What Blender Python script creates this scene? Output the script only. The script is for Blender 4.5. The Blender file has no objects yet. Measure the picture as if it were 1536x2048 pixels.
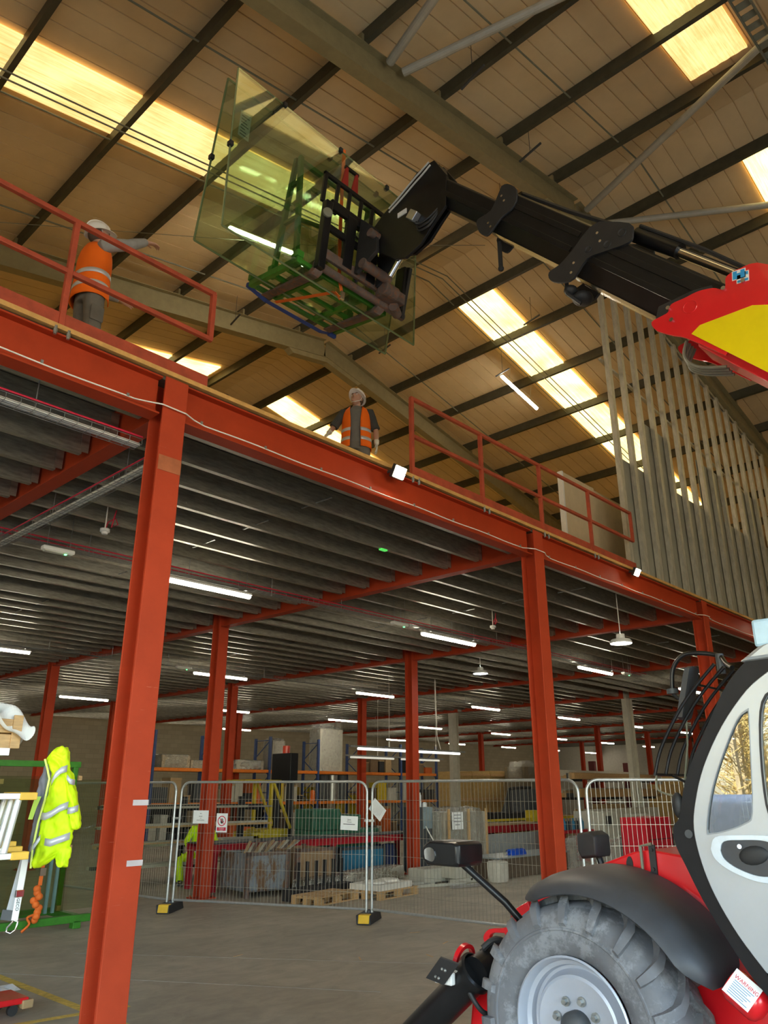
import bpy, bmesh, math, random
from mathutils import Vector, Matrix
random.seed(7)
C = bpy.context.scene.collection
SC = bpy.context.scene
PI = math.pi
V = Vector
def R(d): return math.radians(d)

# ---------------------------------------------------------------- camera
PITCH = R(19.947); AZ = R(43.415); EYE = V((0, 0, 1.9))
fh = V((math.cos(AZ), math.sin(AZ), 0)); rt = V((math.sin(AZ), -math.cos(AZ), 0)); zz = V((0, 0, 1))
fw = fh*math.cos(PITCH) + zz*math.sin(PITCH); up = zz*math.cos(PITCH) - fh*math.sin(PITCH)
cam = bpy.data.objects.new('camera', bpy.data.cameras.new('camera'))
C.objects.link(cam)
cm = Matrix((rt, up, -fw)).transposed().to_4x4(); cm.translation = EYE
cam.matrix_world = cm
cam.data.sensor_fit = 'VERTICAL'; cam.data.sensor_height = 36; cam.data.lens = 1532/2048*36
cam.data.clip_start = 0.02; cam.data.clip_end = 500
SC.camera = cam

# ---------------------------------------------------------------- world, daylight, exposure
SC.view_settings.view_transform = 'Standard'; SC.view_settings.look = 'None'
SC.view_settings.gamma = 1; SC.view_settings.use_curve_mapping = False
SC.view_settings.exposure = 1.42
SC.cycles.use_denoising = True
SC.cycles.max_bounces = 8; SC.cycles.diffuse_bounces = 5; SC.cycles.glossy_bounces = 4
SC.cycles.transmission_bounces = 6; SC.cycles.transparent_max_bounces = 24
SC.cycles.sample_clamp_indirect = 6; SC.cycles.caustics_reflective = False; SC.cycles.caustics_refractive = False
W = bpy.data.worlds.new('sky'); SC.world = W; W.use_nodes = True
wn = W.node_tree.nodes; wl = W.node_tree.links
bgn = wn['Background']; skyn = wn.new('ShaderNodeTexSky'); skyn.sky_type = 'NISHITA'
skyn.sun_disc = False; skyn.sun_elevation = R(38); skyn.sun_rotation = R(40); skyn.air_density = 1.2
wl.new(skyn.outputs[0], bgn.inputs[0]); bgn.inputs[1].default_value = 0.72
sun = bpy.data.objects.new('sun', bpy.data.lights.new('sun', 'SUN')); C.objects.link(sun)
sun.data.energy = 22; sun.data.angle = R(0.6); sun.data.color = (1, .93, .8)
sun.rotation_euler = (V((-0.75, -0.35, -0.62))).to_track_quat('-Z', 'Y').to_euler()
def portal(name, loc, direction, sx, sy):
    l = bpy.data.lights.new(name, 'AREA'); l.shape = 'RECTANGLE'; l.size = sx; l.size_y = sy
    o = bpy.data.objects.new(name, l); C.objects.link(o); o.location = loc
    o.rotation_euler = V(direction).to_track_quat('-Z', 'Z').to_euler()
    l.cycles.is_portal = True
    return o
portal('side_doorway_daylight', (-5.05, .8, 2.4), (1, 0, 0), 12.8, 4.8)
portal('front_doorway_daylight', (3.0, -8.05, 3.0), (0, 1, 0), 10.0, 6.0)

# ---------------------------------------------------------------- materials
MATS = {}
def mat(name, col, rough=.5, metal=0., var=.12, scale=6., bump=0., es=0., ecol=None, spec=.5, stretch=None, alpha=None, coat=0.):
    if name in MATS: return MATS[name]
    m = bpy.data.materials.new(name); m.use_nodes = True; MATS[name] = m
    nt = m.node_tree; n = nt.nodes; l = nt.links; b = n['Principled BSDF']
    b.inputs['Roughness'].default_value = rough; b.inputs['Metallic'].default_value = metal
    b.inputs['Specular IOR Level'].default_value = spec
    if coat: b.inputs['Coat Weight'].default_value = coat
    tc = n.new('ShaderNodeTexCoord'); mp = n.new('ShaderNodeMapping')
    l.new(tc.outputs['Object'], mp.inputs[0])
    if stretch: mp.inputs['Scale'].default_value = stretch
    nz = n.new('ShaderNodeTexNoise'); nz.inputs['Scale'].default_value = scale; nz.inputs['Detail'].default_value = 6
    nz.inputs['Roughness'].default_value = .65
    l.new(mp.outputs[0], nz.inputs['Vector'])
    cr = n.new('ShaderNodeValToRGB'); cr.color_ramp.elements[0].position = .3; cr.color_ramp.elements[1].position = .72
    c = V(col)
    cr.color_ramp.elements[0].color = (*[max(0, x*(1-var)) for x in c], 1); cr.color_ramp.elements[1].color = (*[min(1, x*(1+var)) for x in c], 1)
    l.new(nz.outputs['Fac'], cr.inputs[0]); l.new(cr.outputs[0], b.inputs['Base Color'])
    if bump:
        bp = n.new('ShaderNodeBump'); bp.inputs['Strength'].default_value = bump; bp.inputs['Distance'].default_value = .02
        l.new(nz.outputs['Fac'], bp.inputs['Height']); l.new(bp.outputs[0], b.inputs['Normal'])
    if es:
        b.inputs['Emission Color'].default_value = (*(ecol or col), 1); b.inputs['Emission Strength'].default_value = es
    return m
def scratched(name, col, scr, rough=.45, amount=.62, scale=(3, 3, 26), var=.1, spec=.5):
    """painted steel with pale scuffs and dirt"""
    m = mat(name, col, rough, var=var, scale=3, spec=spec)
    nt = m.node_tree; n = nt.nodes; l = nt.links; b = n['Principled BSDF']
    old = b.inputs['Base Color'].links[0].from_socket
    tc = n.new('ShaderNodeTexCoord'); mp = n.new('ShaderNodeMapping'); mp.inputs['Scale'].default_value = scale
    l.new(tc.outputs['Object'], mp.inputs[0])
    z = n.new('ShaderNodeTexNoise'); z.inputs['Scale'].default_value = 1.6; z.inputs['Detail'].default_value = 8; z.inputs['Roughness'].default_value = .75
    l.new(mp.outputs[0], z.inputs['Vector'])
    r = n.new('ShaderNodeValToRGB'); r.color_ramp.elements[0].position = amount; r.color_ramp.elements[1].position = amount+.08
    l.new(z.outputs['Fac'], r.inputs[0])
    mx = n.new('ShaderNodeMix'); mx.data_type = 'RGBA'
    l.new(r.outputs[0], mx.inputs['Factor']); l.new(old, mx.inputs['A']); mx.inputs['B'].default_value = (*scr, 1)
    l.new(mx.outputs['Result'], b.inputs['Base Color'])
    return m
def glassy(name, tint, refl=1.0, rough=0.02, ior=1.5):
    m = bpy.data.materials.new(name); m.use_nodes = True; MATS[name] = m
    nt = m.node_tree; n = nt.nodes; l = nt.links; n.remove(n['Principled BSDF'])
    out = n['Material Output']; mx = n.new('ShaderNodeMixShader'); lw = n.new('ShaderNodeLayerWeight'); lw.inputs[0].default_value = .5
    pw = n.new('ShaderNodeMath'); pw.operation = 'POWER'; pw.inputs[1].default_value = 5; l.new(lw.outputs['Facing'], pw.inputs[0])
    f0 = ((ior-1)/(ior+1))**2; fr = n.new('ShaderNodeMath'); fr.operation = 'MULTIPLY_ADD'; fr.inputs[1].default_value = 1-f0; fr.inputs[2].default_value = f0
    l.new(pw.outputs[0], fr.inputs[0])
    t = n.new('ShaderNodeBsdfTransparent'); t.inputs[0].default_value = (*tint, 1)
    g = n.new('ShaderNodeBsdfGlossy'); g.inputs['Roughness'].default_value = rough; g.inputs[0].default_value = (refl, refl, refl, 1)
    l.new(fr.outputs[0], mx.inputs[0]); l.new(t.outputs[0], mx.inputs[1]); l.new(g.outputs[0], mx.inputs[2]); l.new(mx.outputs[0], out.inputs[0])
    return m
def film(name, col, dens, rough=.18, metal=0.):
    """crinkled clear plastic wrap"""
    m = bpy.data.materials.new(name); m.use_nodes = True; MATS[name] = m
    nt = m.node_tree; n = nt.nodes; l = nt.links; b = n['Principled BSDF']
    b.inputs['Base Color'].default_value = (*col, 1); b.inputs['Roughness'].default_value = rough; b.inputs['Metallic'].default_value = metal
    tc = n.new('ShaderNodeTexCoord'); nz = n.new('ShaderNodeTexNoise'); nz.inputs['Scale'].default_value = 9; nz.inputs['Detail'].default_value = 8
    l.new(tc.outputs['Object'], nz.inputs['Vector'])
    bp = n.new('ShaderNodeBump'); bp.inputs['Strength'].default_value = 1; bp.inputs['Distance'].default_value = .12
    l.new(nz.outputs['Fac'], bp.inputs['Height']); l.new(bp.outputs[0], b.inputs['Normal'])
    t = n.new('ShaderNodeBsdfTransparent'); mx = n.new('ShaderNodeMixShader')
    r = n.new('ShaderNodeValToRGB'); r.color_ramp.elements[0].color = (dens*.5,)*3+(1,); r.color_ramp.elements[1].color = (min(1, dens*1.5),)*3+(1,)
    l.new(nz.outputs['Fac'], r.inputs[0]); l.new(r.outputs[0], mx.inputs[0])
    l.new(t.outputs[0], mx.inputs[1]); l.new(b.outputs[0], mx.inputs[2]); l.new(mx.outputs[0], n['Material Output'].inputs[0])
    return m

RED = scratched('red_oxide_paint', (.43, .050, .016), (.66, .27, .18), .6, .655, (2.2, 2.2, 30), spec=.2)
REDB = scratched('red_oxide_beam', (.40, .043, .011), (.42, .10, .04), .6, .72, (8, 8, 8), spec=.2)
RAILRED = mat('rail_red', (.42, .065, .028), .55, var=.25)
MRED = mat('machine_red', (.72, .012, .018), .28, var=.05, coat=.4)
YEL = mat('machine_yellow', (.86, .68, .0), .35, var=.04)
GALV = mat('galvanised', (.36, .37, .36), .38, .75, .3, 14)
GALVD = mat('galvanised_joist', (.40, .375, .30), .34, .65, .35, 5, stretch=(1, 6, 6))
STEELG = mat('steel_grey_paint', (.20, .20, .145), .5, var=.15)
RAFT = mat('rafter_paint', (.30, .25, .13), .5, var=.12)
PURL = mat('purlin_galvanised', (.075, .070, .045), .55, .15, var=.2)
BEIGE = mat('beige_column', (.46, .43, .35), .5, var=.1)
BLACK = mat('black_paint', (.010, .010, .011), .33, var=.3, spec=.35)
BLACKM = mat('black_matt', (.02, .02, .021), .6, var=.3)
RUBBER = mat('black_plastic', (.045, .048, .055), .5, var=.15)
WHITE = mat('white_plastic', (.8, .79, .76), .5, var=.03)
PAPER = mat('paper', (.85, .85, .83), .8, var=.04)
INK = mat('ink', (.05, .05, .05), .8, var=.02)
SIGNRED = mat('sign_red', (.62, .02, .06), .5, var=.03)
WOOD = mat('pine', (.55, .34, .15), .6, var=.2, scale=4, stretch=(2, 14, 14))
PLY = mat('plywood_edge', (.62, .34, .10), .65, var=.2, scale=8)
CHIP = mat('chipboard', (.60, .47, .26), .75, var=.18, scale=40)
CARD = mat('cardboard', (.42, .28, .14), .8, var=.1)
GREEN = mat('green_paint', (.045, .21, .018), .4, var=.25)
ORANGE = mat('orange_rack', (.75, .19, .015), .45, var=.12)
BLUE = mat('rack_blue', (.035, .07, .2), .5, var=.2)
STRAP = mat('orange_webbing', (.85, .17, .02), .7, var=.1)
BSTRAP = mat('blue_webbing', (.03, .07, .3), .7, var=.15)
CHROME = mat('chrome', (.8, .8, .8), .08, 1., .02)
ALU = mat('aluminium', (.62, .62, .62), .3, .85, .08)
RUST = scratched('rusty_steel', (.13, .095, .08), (.2, .09, .05), .7, .5, (10, 10, 10), .5)
SKIN = mat('skin', (.52, .28, .19), .5, var=.06)
HIVISO = mat('hivis_orange', (1., .17, .012), .75, var=.05, spec=.2)
HIVISY = mat('hivis_yellow', (.68, .95, .0), .7, var=.06, es=.0)
REFL = mat('reflective_tape', (.62, .62, .64), .35, .2, .08)
SHIRT = mat('grey_shirt', (.17, .16, .14), .9, var=.12, scale=12)
SHIRTL = mat('light_grey_sleeve', (.30, .29, .27), .9, var=.12, scale=12)
DARKCL = mat('charcoal_cloth', (.055, .055, .05), .9, var=.2)
TROUS = mat('grey_trousers', (.16, .145, .12), .9, var=.15, scale=9)
HELM = mat('helmet_white', (.82, .8, .76), .35, var=.02)
GLOVE = mat('glove_cloth', (.7, .66, .56), .85, var=.08)
SILVER = mat('silver_paint', (.40, .43, .46), .33, .35, .03)
RIMM = mat('rim_silver', (.44, .47, .54), .35, .2, .05)
TYRE = scratched('dusty_tyre', (.15, .155, .17), (.23, .24, .26), .8, .50, (3, 3, 3), .25)
TUBE_E = mat('led_diffuser', (.9, .9, .9), .5, es=22., ecol=(1, .91, .73))
LAMP_E = mat('lamp_face', (.9, .9, .9), .5, es=18., ecol=(1, .95, .82))
LAMPC_E = mat('cool_lamp_face', (.9, .9, .9), .5, es=30., ecol=(.78, .95, 1.))
FLOOD_E = mat('flood_face', (1, .95, .8), .5, es=70., ecol=(1, .86, .62))
GREEN_E = mat('green_indicator', (.05, .8, .2), .5, es=3., ecol=(.1, 1, .25))
SHEETG = glassy('pale_green_glass', (.82, .91, .78), 1., .02, 2.6)
CABG = glassy('cab_glass', (.55, .6, .58), 1., .01, 2.0)
WRAP = film('clear_wrap', (.62, .60, .52), .46, .12, .5)
WRAPD = film('clear_wrap_dense', (.78, .76, .68), .8, .14, .95)
WRAPL = film('clear_wrap_light', (.8, .8, .75), .28)
REDCLOTH = mat('red_bench', (.40, .012, .022), .45, var=.15)
DGREEN = mat('machine_green', (.03, .12, .07), .45, var=.25)
DGREY = mat('dark_grey', (.06, .065, .07), .55, var=.2)
TEAL = mat('blue_bin', (.02, .16, .27), .5, var=.2)
FORKY = mat('stacker_yellow', (.58, .42, .02), .5, var=.15)
PURPLE = mat('purple_plastic', (.09, .02, .16), .5, var=.1)
LOGOB = mat('logo_blue', (.03, .33, .72), .4, var=.02)
TAPE = mat('silver_tape', (.62, .55, .54), .4, .2, .1)
REDCAB = mat('red_cable', (.6, .015, .05), .5, var=.05)
WCAB = mat('white_cable', (.85, .82, .74), .5, var=.05)

# ---------------------------------------------------------------- mesh helpers
class MB:
    def __init__(s, M=None): s.v = []; s.f = []; s.mi = []; s.m = 0; s.M = M
    def add(s, vs, fs):
        o = len(s.v)
        s.v += [tuple(s.M @ V(p)) if s.M else tuple(p) for p in vs]
        s.f += [tuple(i+o for i in f) for f in fs]; s.mi += [s.m]*len(fs)
        return s
    def box(s, a, b):
        x0, y0, z0 = a; x1, y1, z1 = b
        return s.add([(x0,y0,z0),(x1,y0,z0),(x1,y1,z0),(x0,y1,z0),(x0,y0,z1),(x1,y0,z1),(x1,y1,z1),(x0,y1,z1)],
              [(0,3,2,1),(4,5,6,7),(0,1,5,4),(1,2,6,5),(2,3,7,6),(3,0,4,7)])
    def cbox(s, c, d, rot=None):
        h = V(d)/2; rot = rot or Matrix.Identity(3); c = V(c)
        vs = [c + rot @ V((sx*h.x, sy*h.y, sz*h.z)) for sz in (-1,1) for sy in (-1,1) for sx in (-1,1)]
        return s.add(vs, [(0,2,3,1),(4,5,7,6),(0,1,5,4),(1,3,7,5),(3,2,6,7),(2,0,4,6)])
    def frame(s, p, q, upv=(0,0,1)):
        d = (V(q)-V(p)).normalized(); u = V(upv)
        x = d.cross(u)
        if x.length < 1e-4: x = d.cross(V((0,1,0)))
        x.normalize(); return d, x, x.cross(d)
    def prof(s, poly, p, q, upv=(0,0,1), caps=True):
        p = V(p); q = V(q); d, x, u = s.frame(p, q, upv); n = len(poly)
        vs = [p + x*a + u*b for a, b in poly] + [q + x*a + u*b for a, b in poly]
        fs = [(i, (i+1) % n, n+(i+1) % n, n+i) for i in range(n)]
        if caps: fs += [tuple(range(n-1, -1, -1)), tuple(range(n, 2*n))]
        return s.add(vs, fs)
    def bar(s, p, q, w, h, upv=(0,0,1)):
        return s.prof([(-w/2,-h/2),(w/2,-h/2),(w/2,h/2),(-w/2,h/2)], p, q, upv)
    def ibeam(s, p, q, h, b, tf=.016, tw=.012, upv=(0,0,1)):
        H = h/2; B = b/2; t = tw/2
        return s.prof([(-B,-H),(B,-H),(B,-H+tf),(t,-H+tf),(t,H-tf),(B,H-tf),(B,H),(-B,H),(-B,H-tf),(-t,H-tf),(-t,-H+tf),(-B,-H+tf)], p, q, upv)
    def chan(s, p, q, h, b, t=.006, upv=(0,0,1), lip=.02):
        """lipped channel: web on the -x side, flanges towards +x"""
        return s.prof([(0,-h/2),(b,-h/2),(b,-h/2+lip),(b-t,-h/2+lip),(b-t,-h/2+t),(t,-h/2+t),(t,h/2-t),(b-t,h/2-t),(b-t,h/2-lip),(b,h/2-lip),(b,h/2),(0,h/2)], p, q, upv)
    def prism(s, poly, vec):
        vec = V(vec); n = len(poly)
        vs = [V(p) for p in poly] + [V(p)+vec for p in poly]
        return s.add(vs, [(i, (i+1) % n, n+(i+1) % n, n+i) for i in range(n)] + [tuple(range(n-1,-1,-1)), tuple(range(n, 2*n))])
    def tube(s, pts, r, n=8, caps=True):
        pts = [V(p) for p in pts]; k = len(pts); rr = r if isinstance(r, (list, tuple)) else [r]*k
        d0 = (pts[1]-pts[0]).normalized(); a = V((0,0,1)) if abs(d0.z) < .9 else V((1,0,0))
        x = d0.cross(a).normalized(); rings = []
        for i in range(k):
            t = (pts[min(i+1,k-1)]-pts[max(i-1,0)]).normalized()
            x = (x - t*x.dot(t)).normalized(); y = t.cross(x)
            rings.append([pts[i] + (x*math.cos(2*PI*j/n) + y*math.sin(2*PI*j/n))*rr[i] for j in range(n)])
        return s.loft(rings, caps)
    def cyl(s, p, q, r, r1=None, n=16): return s.tube([p, q], [r, r if r1 is None else r1], n)
    def loft(s, rings, caps=True, closed=True):
        n = len(rings[0]); vs = [p for g in rings for p in g]; fs = []
        for i in range(len(rings)-1):
            for j in range(n if closed else n-1):
                a = i*n+j; b = i*n+(j+1) % n
                fs.append((a, b, b+n, a+n))
        if caps: fs += [tuple(range(n-1,-1,-1)), tuple(range((len(rings)-1)*n, len(rings)*n))]
        return s.add(vs, fs)
    def lathe(s, prof, o, axis=(0,0,1), n=24, caps=False):
        o = V(o); ax = V(axis).normalized(); a = V((0,0,1)) if abs(ax.z) < .9 else V((1,0,0))
        x = ax.cross(a).normalized(); y = ax.cross(x)
        return s.loft([[o + ax*h + (x*math.cos(2*PI*j/n) + y*math.sin(2*PI*j/n))*r for j in range(n)] for r, h in prof], caps)
    def ell(s, c, r, n=14, m=8, rot=None):
        c = V(c); r = V(r) if not isinstance(r, (int, float)) else V((r,r,r)); rot = rot or Matrix.Identity(3)
        rings = []
        for i in range(m+1):
            t = PI*i/m; st = max(math.sin(t), 1e-3)
            rings.append([c + rot @ V((r.x*st*math.cos(2*PI*j/n), r.y*st*math.sin(2*PI*j/n), -r.z*math.cos(t))) for j in range(n)])
        return s.loft(rings)
    def quad(s, *p): return s.add(p, [tuple(range(len(p)))])
    def build(s, name, mats, parent=None, smooth=None, bevel=0, kind=None):
        me = bpy.data.meshes.new(name); me.from_pydata(s.v, [], s.f)
        for m in (mats if isinstance(mats, (list, tuple)) else [mats]): me.materials.append(m)
        if s.m or any(s.mi): me.polygons.foreach_set('material_index', s.mi)
        bm = bmesh.new(); bm.from_mesh(me); bmesh.ops.recalc_face_normals(bm, faces=bm.faces); bm.to_mesh(me); bm.free()
        if smooth is not None:
            me.polygons.foreach_set('use_smooth', [True]*len(me.polygons)); me.set_sharp_from_angle(angle=R(smooth))
        me.update()
        o = bpy.data.objects.new(name, me); C.objects.link(o)
        if parent: attach(o, parent)
        if bevel:
            b = o.modifiers.new('edge', 'BEVEL'); b.width = bevel; b.segments = 2; b.limit_method = 'ANGLE'; b.angle_limit = R(40)
        if kind: o['kind'] = kind
        return o
def world_of(o):
    m = o.matrix_basis.copy()
    return world_of(o.parent) @ o.matrix_parent_inverse @ m if o.parent else m
def attach(o, parent):
    o.parent = parent; o.matrix_parent_inverse = world_of(parent).inverted()
def tag(o, label, cat, group=None):
    o['label'] = label; o['category'] = cat
    if group: o['group'] = group
    return o
def thing(name, label, cat, loc=(0,0,0), rz=0, group=None):
    o = bpy.data.objects.new(name, None); C.objects.link(o); o.location = loc; o.rotation_euler = (0,0,rz)
    o.empty_display_size = .1
    return tag(o, label, cat, group)
def dup(root, loc, rz=None, label=None, group=None, scale=None):
    r = root.copy(); C.objects.link(r); r.location = loc
    if rz is not None: r.rotation_euler = (0,0,rz)
    if scale: r.scale = scale
    if label: r['label'] = label
    if group: r['group'] = group
    for ch in list(root.children):
        c = ch.copy(); C.objects.link(c); c.parent = r; c.matrix_parent_inverse = ch.matrix_parent_inverse.copy()
        for g in list(ch.children):
            d = g.copy(); C.objects.link(d); d.parent = c; d.matrix_parent_inverse = g.matrix_parent_inverse.copy()
    return r
def lettering(name, txt, size, M, mats, parent, depth=.0008, align='CENTER', space=1.0):
    cu = bpy.data.curves.new(name, 'FONT'); cu.body = txt; cu.size = size; cu.align_x = align; cu.align_y = 'CENTER'; cu.extrude = depth; cu.space_line = space
    t = bpy.data.objects.new(name+'_tmp', cu); C.objects.link(t)
    dg = bpy.context.evaluated_depsgraph_get()
    me = bpy.data.meshes.new_from_object(t.evaluated_get(dg)); me.name = name
    bpy.data.objects.remove(t); bpy.data.curves.remove(cu)
    me.transform(M); me.materials.clear(); me.materials.append(mats)
    o = bpy.data.objects.new(name, me); C.objects.link(o); attach(o, parent)
    return o
def basis(o, x, y):
    """matrix whose local x, y axes are the given directions"""
    x = V(x).normalized(); y = V(y); y = (y - x*y.dot(x)).normalized(); z = x.cross(y)
    m = Matrix((x, y, z)).transposed().to_4x4(); m.translation = V(o); return m
# ================================================================ THE BUILDING
COLX = [-2.8, 3.2, 9.2, 15.2, 21.2, 27.2, 33.2, 39.2, 45.2, 51.2]
COLY = [5.75, 13.4, 21.2, 29.0]
XA = 11.9                                   # ridge line
def zr(x, base=12.75): return base - .2*abs(x-XA)
# floor
conc = mat('concrete', (.43, .37, .275), .62, var=.22, scale=.55, bump=.05)
f = MB().box((-60, -60, -.2), (75, 45, 0)).build('floor', conc, kind='structure')
def concrete_marks(m):
    nt = m.node_tree; n = nt.nodes; l = nt.links; b = n['Principled BSDF']
    old = b.inputs['Base Color'].links[0].from_socket
    tc = n.new('ShaderNodeTexCoord'); z = n.new('ShaderNodeTexNoise'); z.inputs['Scale'].default_value = 2.2; z.inputs['Detail'].default_value = 9
    z.inputs['Roughness'].default_value = .7; z.inputs['Distortion'].default_value = 1.2
    mp = n.new('ShaderNodeMapping'); mp.inputs['Rotation'].default_value = (0, 0, .8); mp.inputs['Scale'].default_value = (.8, 1.5, 1)
    l.new(tc.outputs['Object'], mp.inputs[0]); l.new(mp.outputs[0], z.inputs['Vector'])
    r = n.new('ShaderNodeValToRGB'); r.color_ramp.elements[0].position = .36; r.color_ramp.elements[1].position = .62
    r.color_ramp.elements[0].color = (.78, .78, .78, 1); r.color_ramp.elements[1].color = (1, 1, 1, 1)
    l.new(z.outputs['Fac'], r.inputs[0])
    mx = n.new('ShaderNodeMix'); mx.data_type = 'RGBA'; mx.blend_type = 'MULTIPLY'; mx.inputs['Factor'].default_value = 1
    l.new(old, mx.inputs['A']); l.new(r.outputs[0], mx.inputs['B']); l.new(mx.outputs['Result'], b.inputs['Base Color'])
concrete_marks(conc)
LINE = mat('worn_yellow_line', (.72, .50, .09), .7, var=.3, scale=14)
def floor_line(name, a, b, w):
    a = V(a); b = V(b); d = (b-a).normalized(); x = V((-d.y, d.x, 0))*w/2; z = V((0,0,.002))
    MB().prism([a-x+z, b-x+z, b+x+z, a+x+z], (0,0,.001)).build(name, LINE, kind='structure')
floor_line('floor_line_1', (4.04, 10.3, 0), (4.05, 6.6, 0), .10)
floor_line('floor_line_2', (3.2, 7.62, 0), (4.4, 7.45, 0), .09)
JOINTM = mat('floor_joint', (.33, .31, .27), .7, var=.2)
for k, (a, b) in enumerate([((5.2, 10.2, .001), (8.2, 6.0, .001)), ((3.0, 11.5, .001), (6.4, 6.1, .001))]):
    MB().bar(a, b, .012, .002).build('floor_joint_%d' % (k+1), JOINTM, kind='structure')
# walls
blk = bpy.data.materials.new('blockwork'); blk.use_nodes = True
def blockwork(m, c1, c2, mortar):
    n = m.node_tree.nodes; l = m.node_tree.links; b = n['Principled BSDF']; b.inputs['Roughness'].default_value = .85
    tc = n.new('ShaderNodeTexCoord'); mp = n.new('ShaderNodeMapping'); mp.inputs['Rotation'].default_value = (R(90), 0, 0)
    br = n.new('ShaderNodeTexBrick'); br.inputs['Scale'].default_value = 1; br.inputs['Brick Width'].default_value = .45; br.inputs['Row Height'].default_value = .225
    br.inputs['Mortar Size'].default_value = .008; br.inputs['Color1'].default_value = (*c1, 1); br.inputs['Color2'].default_value = (*c2, 1); br.inputs['Mortar'].default_value = (*mortar, 1)
    l.new(tc.outputs['Object'], mp.inputs[0]); l.new(mp.outputs[0], br.inputs[0]); l.new(br.outputs[0], b.inputs['Base Color'])
blockwork(blk, (.36, .30, .20), (.31, .26, .17), (.26, .22, .15))
CLAD = mat('cladding_inside', (.50, .47, .40), .6, var=.08)
MB().box((-5.2, 38, 0), (62, 38.3, 13.6)).build('wall_back', blk, kind='structure')
MB().box((62, -8, 0), (62.3, 38, 13.6)).build('wall_right', CLAD, kind='structure')
w = MB(); w.box((-5.2, 7.2, 0), (-5.0, 38, 11)); w.box((-5.2, -8, 0), (-5.0, -5.6, 11)); w.box((-5.2, -5.6, 4.8), (-5.0, 7.2, 11))
w.build('wall_left', CLAD, kind='structure')
w = MB(); w.box((-5.2, -8.2, 0), (-2, -8, 13.6)); w.box((8, -8.2, 0), (62, -8, 13.6)); w.box((-2, -8.2, 6.1), (8, -8, 13.6))
w.build('wall_front', CLAD, kind='structure')
# roof lining: grooved sheets running down both slopes
LINER = mat('roof_liner', (.75, .57, .33), .55, var=.08, scale=1.2)
def roof_sheet(x0, x1, name, base=13.55, xa=XA):
    ys = []; y = -8.2
    while y < 38.3:
        ys += [(y, 0), (y+.318, 0), (y+.322, .022), (y+.334, .022)]; y += .338
    z = lambda x: base - .2*abs(x-xa)
    rows = [[V((x, yy, z(x)+dz)) for yy, dz in ys] for x in (x0, x1)]
    m = MB().loft(rows, False, False)
    m.loft([[V((x, -8.3, z(x)+.06)), V((x, 38.4, z(x)+.06))] for x in (x0, x1)], False, False)
    return m.build(name, LINER, kind='structure')
roof_sheet(-5.3, XA, 'ceiling_left_slope'); roof_sheet(XA, 28.0, 'ceiling_right_slope')
MB().quad((28, -8.3, 10.33), (45, -8.3, 13.6), (45, 38.4, 13.6), (28, 38.4, 10.33)).quad((45, -8.3, 13.6), (62.3, -8.3, 10.2), (62.3, 38.4, 10.2), (45, 38.4, 13.6)).build('ceiling_far_span', LINER, kind='structure')
# translucent rooflights
def skymat(name, strength, col):
    m = bpy.data.materials.new(name); m.use_nodes = True
    n = m.node_tree.nodes; l = m.node_tree.links; b = n['Principled BSDF']
    tc = n.new('ShaderNodeTexCoord'); mp = n.new('ShaderNodeMapping'); mp.inputs['Scale'].default_value = (.5, 16, 1)
    z = n.new('ShaderNodeTexNoise'); z.inputs['Scale'].default_value = 2.2; z.inputs['Detail'].default_value = 7; z.inputs['Roughness'].default_value = .7
    l.new(tc.outputs['Object'], mp.inputs[0]); l.new(mp.outputs[0], z.inputs['Vector'])
    z2 = n.new('ShaderNodeTexNoise'); z2.inputs['Scale'].default_value = 1.3; z2.inputs['Detail'].default_value = 5; l.new(tc.outputs['Object'], z2.inputs['Vector'])
    ma = n.new('ShaderNodeMath'); ma.operation = 'MULTIPLY'; l.new(z.outputs['Fac'], ma.inputs[0]); l.new(z2.outputs['Fac'], ma.inputs[1])
    r = n.new('ShaderNodeValToRGB'); r.color_ramp.elements[0].position = .12; r.color_ramp.elements[1].position = .36
    r.color_ramp.elements[0].color = (col[0]*.72, col[1]*.55, col[2]*.3, 1); r.color_ramp.elements[1].color = (*col, 1)
    l.new(ma.outputs[0], r.inputs[0]); l.new(r.outputs[0], b.inputs['Base Color']); l.new(r.outputs[0], b.inputs['Emission Color'])
    b.inputs['Emission Strength'].default_value = strength; b.inputs['Roughness'].default_value = .6
    return m
SKY1 = skymat('rooflight_weathered', .48, (1, .80, .36)); SKY2 = skymat('rooflight_bright', 1.05, (1, .86, .40))
nwin = 0
def rooflight(x0, x1, y0, y1, m, base=13.50):
    global nwin; nwin += 1
    s = MB(); z = lambda x: base - .2*abs(x-XA); ys = []; n = max(6, int((y1-y0)/.08))
    ys = [(y0+(y1-y0)*i/n, (.012 if i % 2 else 0)) for i in range(n+1)]
    rows = [[V((x, yy, z(x)+dz)) for yy, dz in ys] for x in (x0, x1)]
    s.loft(rows, False, False)
    rows = [[V((x, yy, z(x)+.03)) for yy in (y0, y1)] for x in (x0, x1)]
    s.loft(rows, False, False)
    s.build('window_%d' % nwin, m, kind='structure')
rooflight(-4.8, 10.75, 8.80, 9.82, SKY1)
rooflight(13.1, 27, 8.80, 9.82, SKY2)
rooflight(-4.8, 10.7, 1.98, 2.92, SKY1)
rooflight(13.1, 27, 1.98, 2.92, SKY2)
rooflight(-4.8, 10.75, 16.6, 17.5, SKY2)
rooflight(13.1, 27, 16.6, 17.5, SKY2)
rooflight(-4.8, 10.75, 24.4, 25.3, SKY2)
rooflight(13.1, 27, 24.4, 25.3, SKY2)
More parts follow.
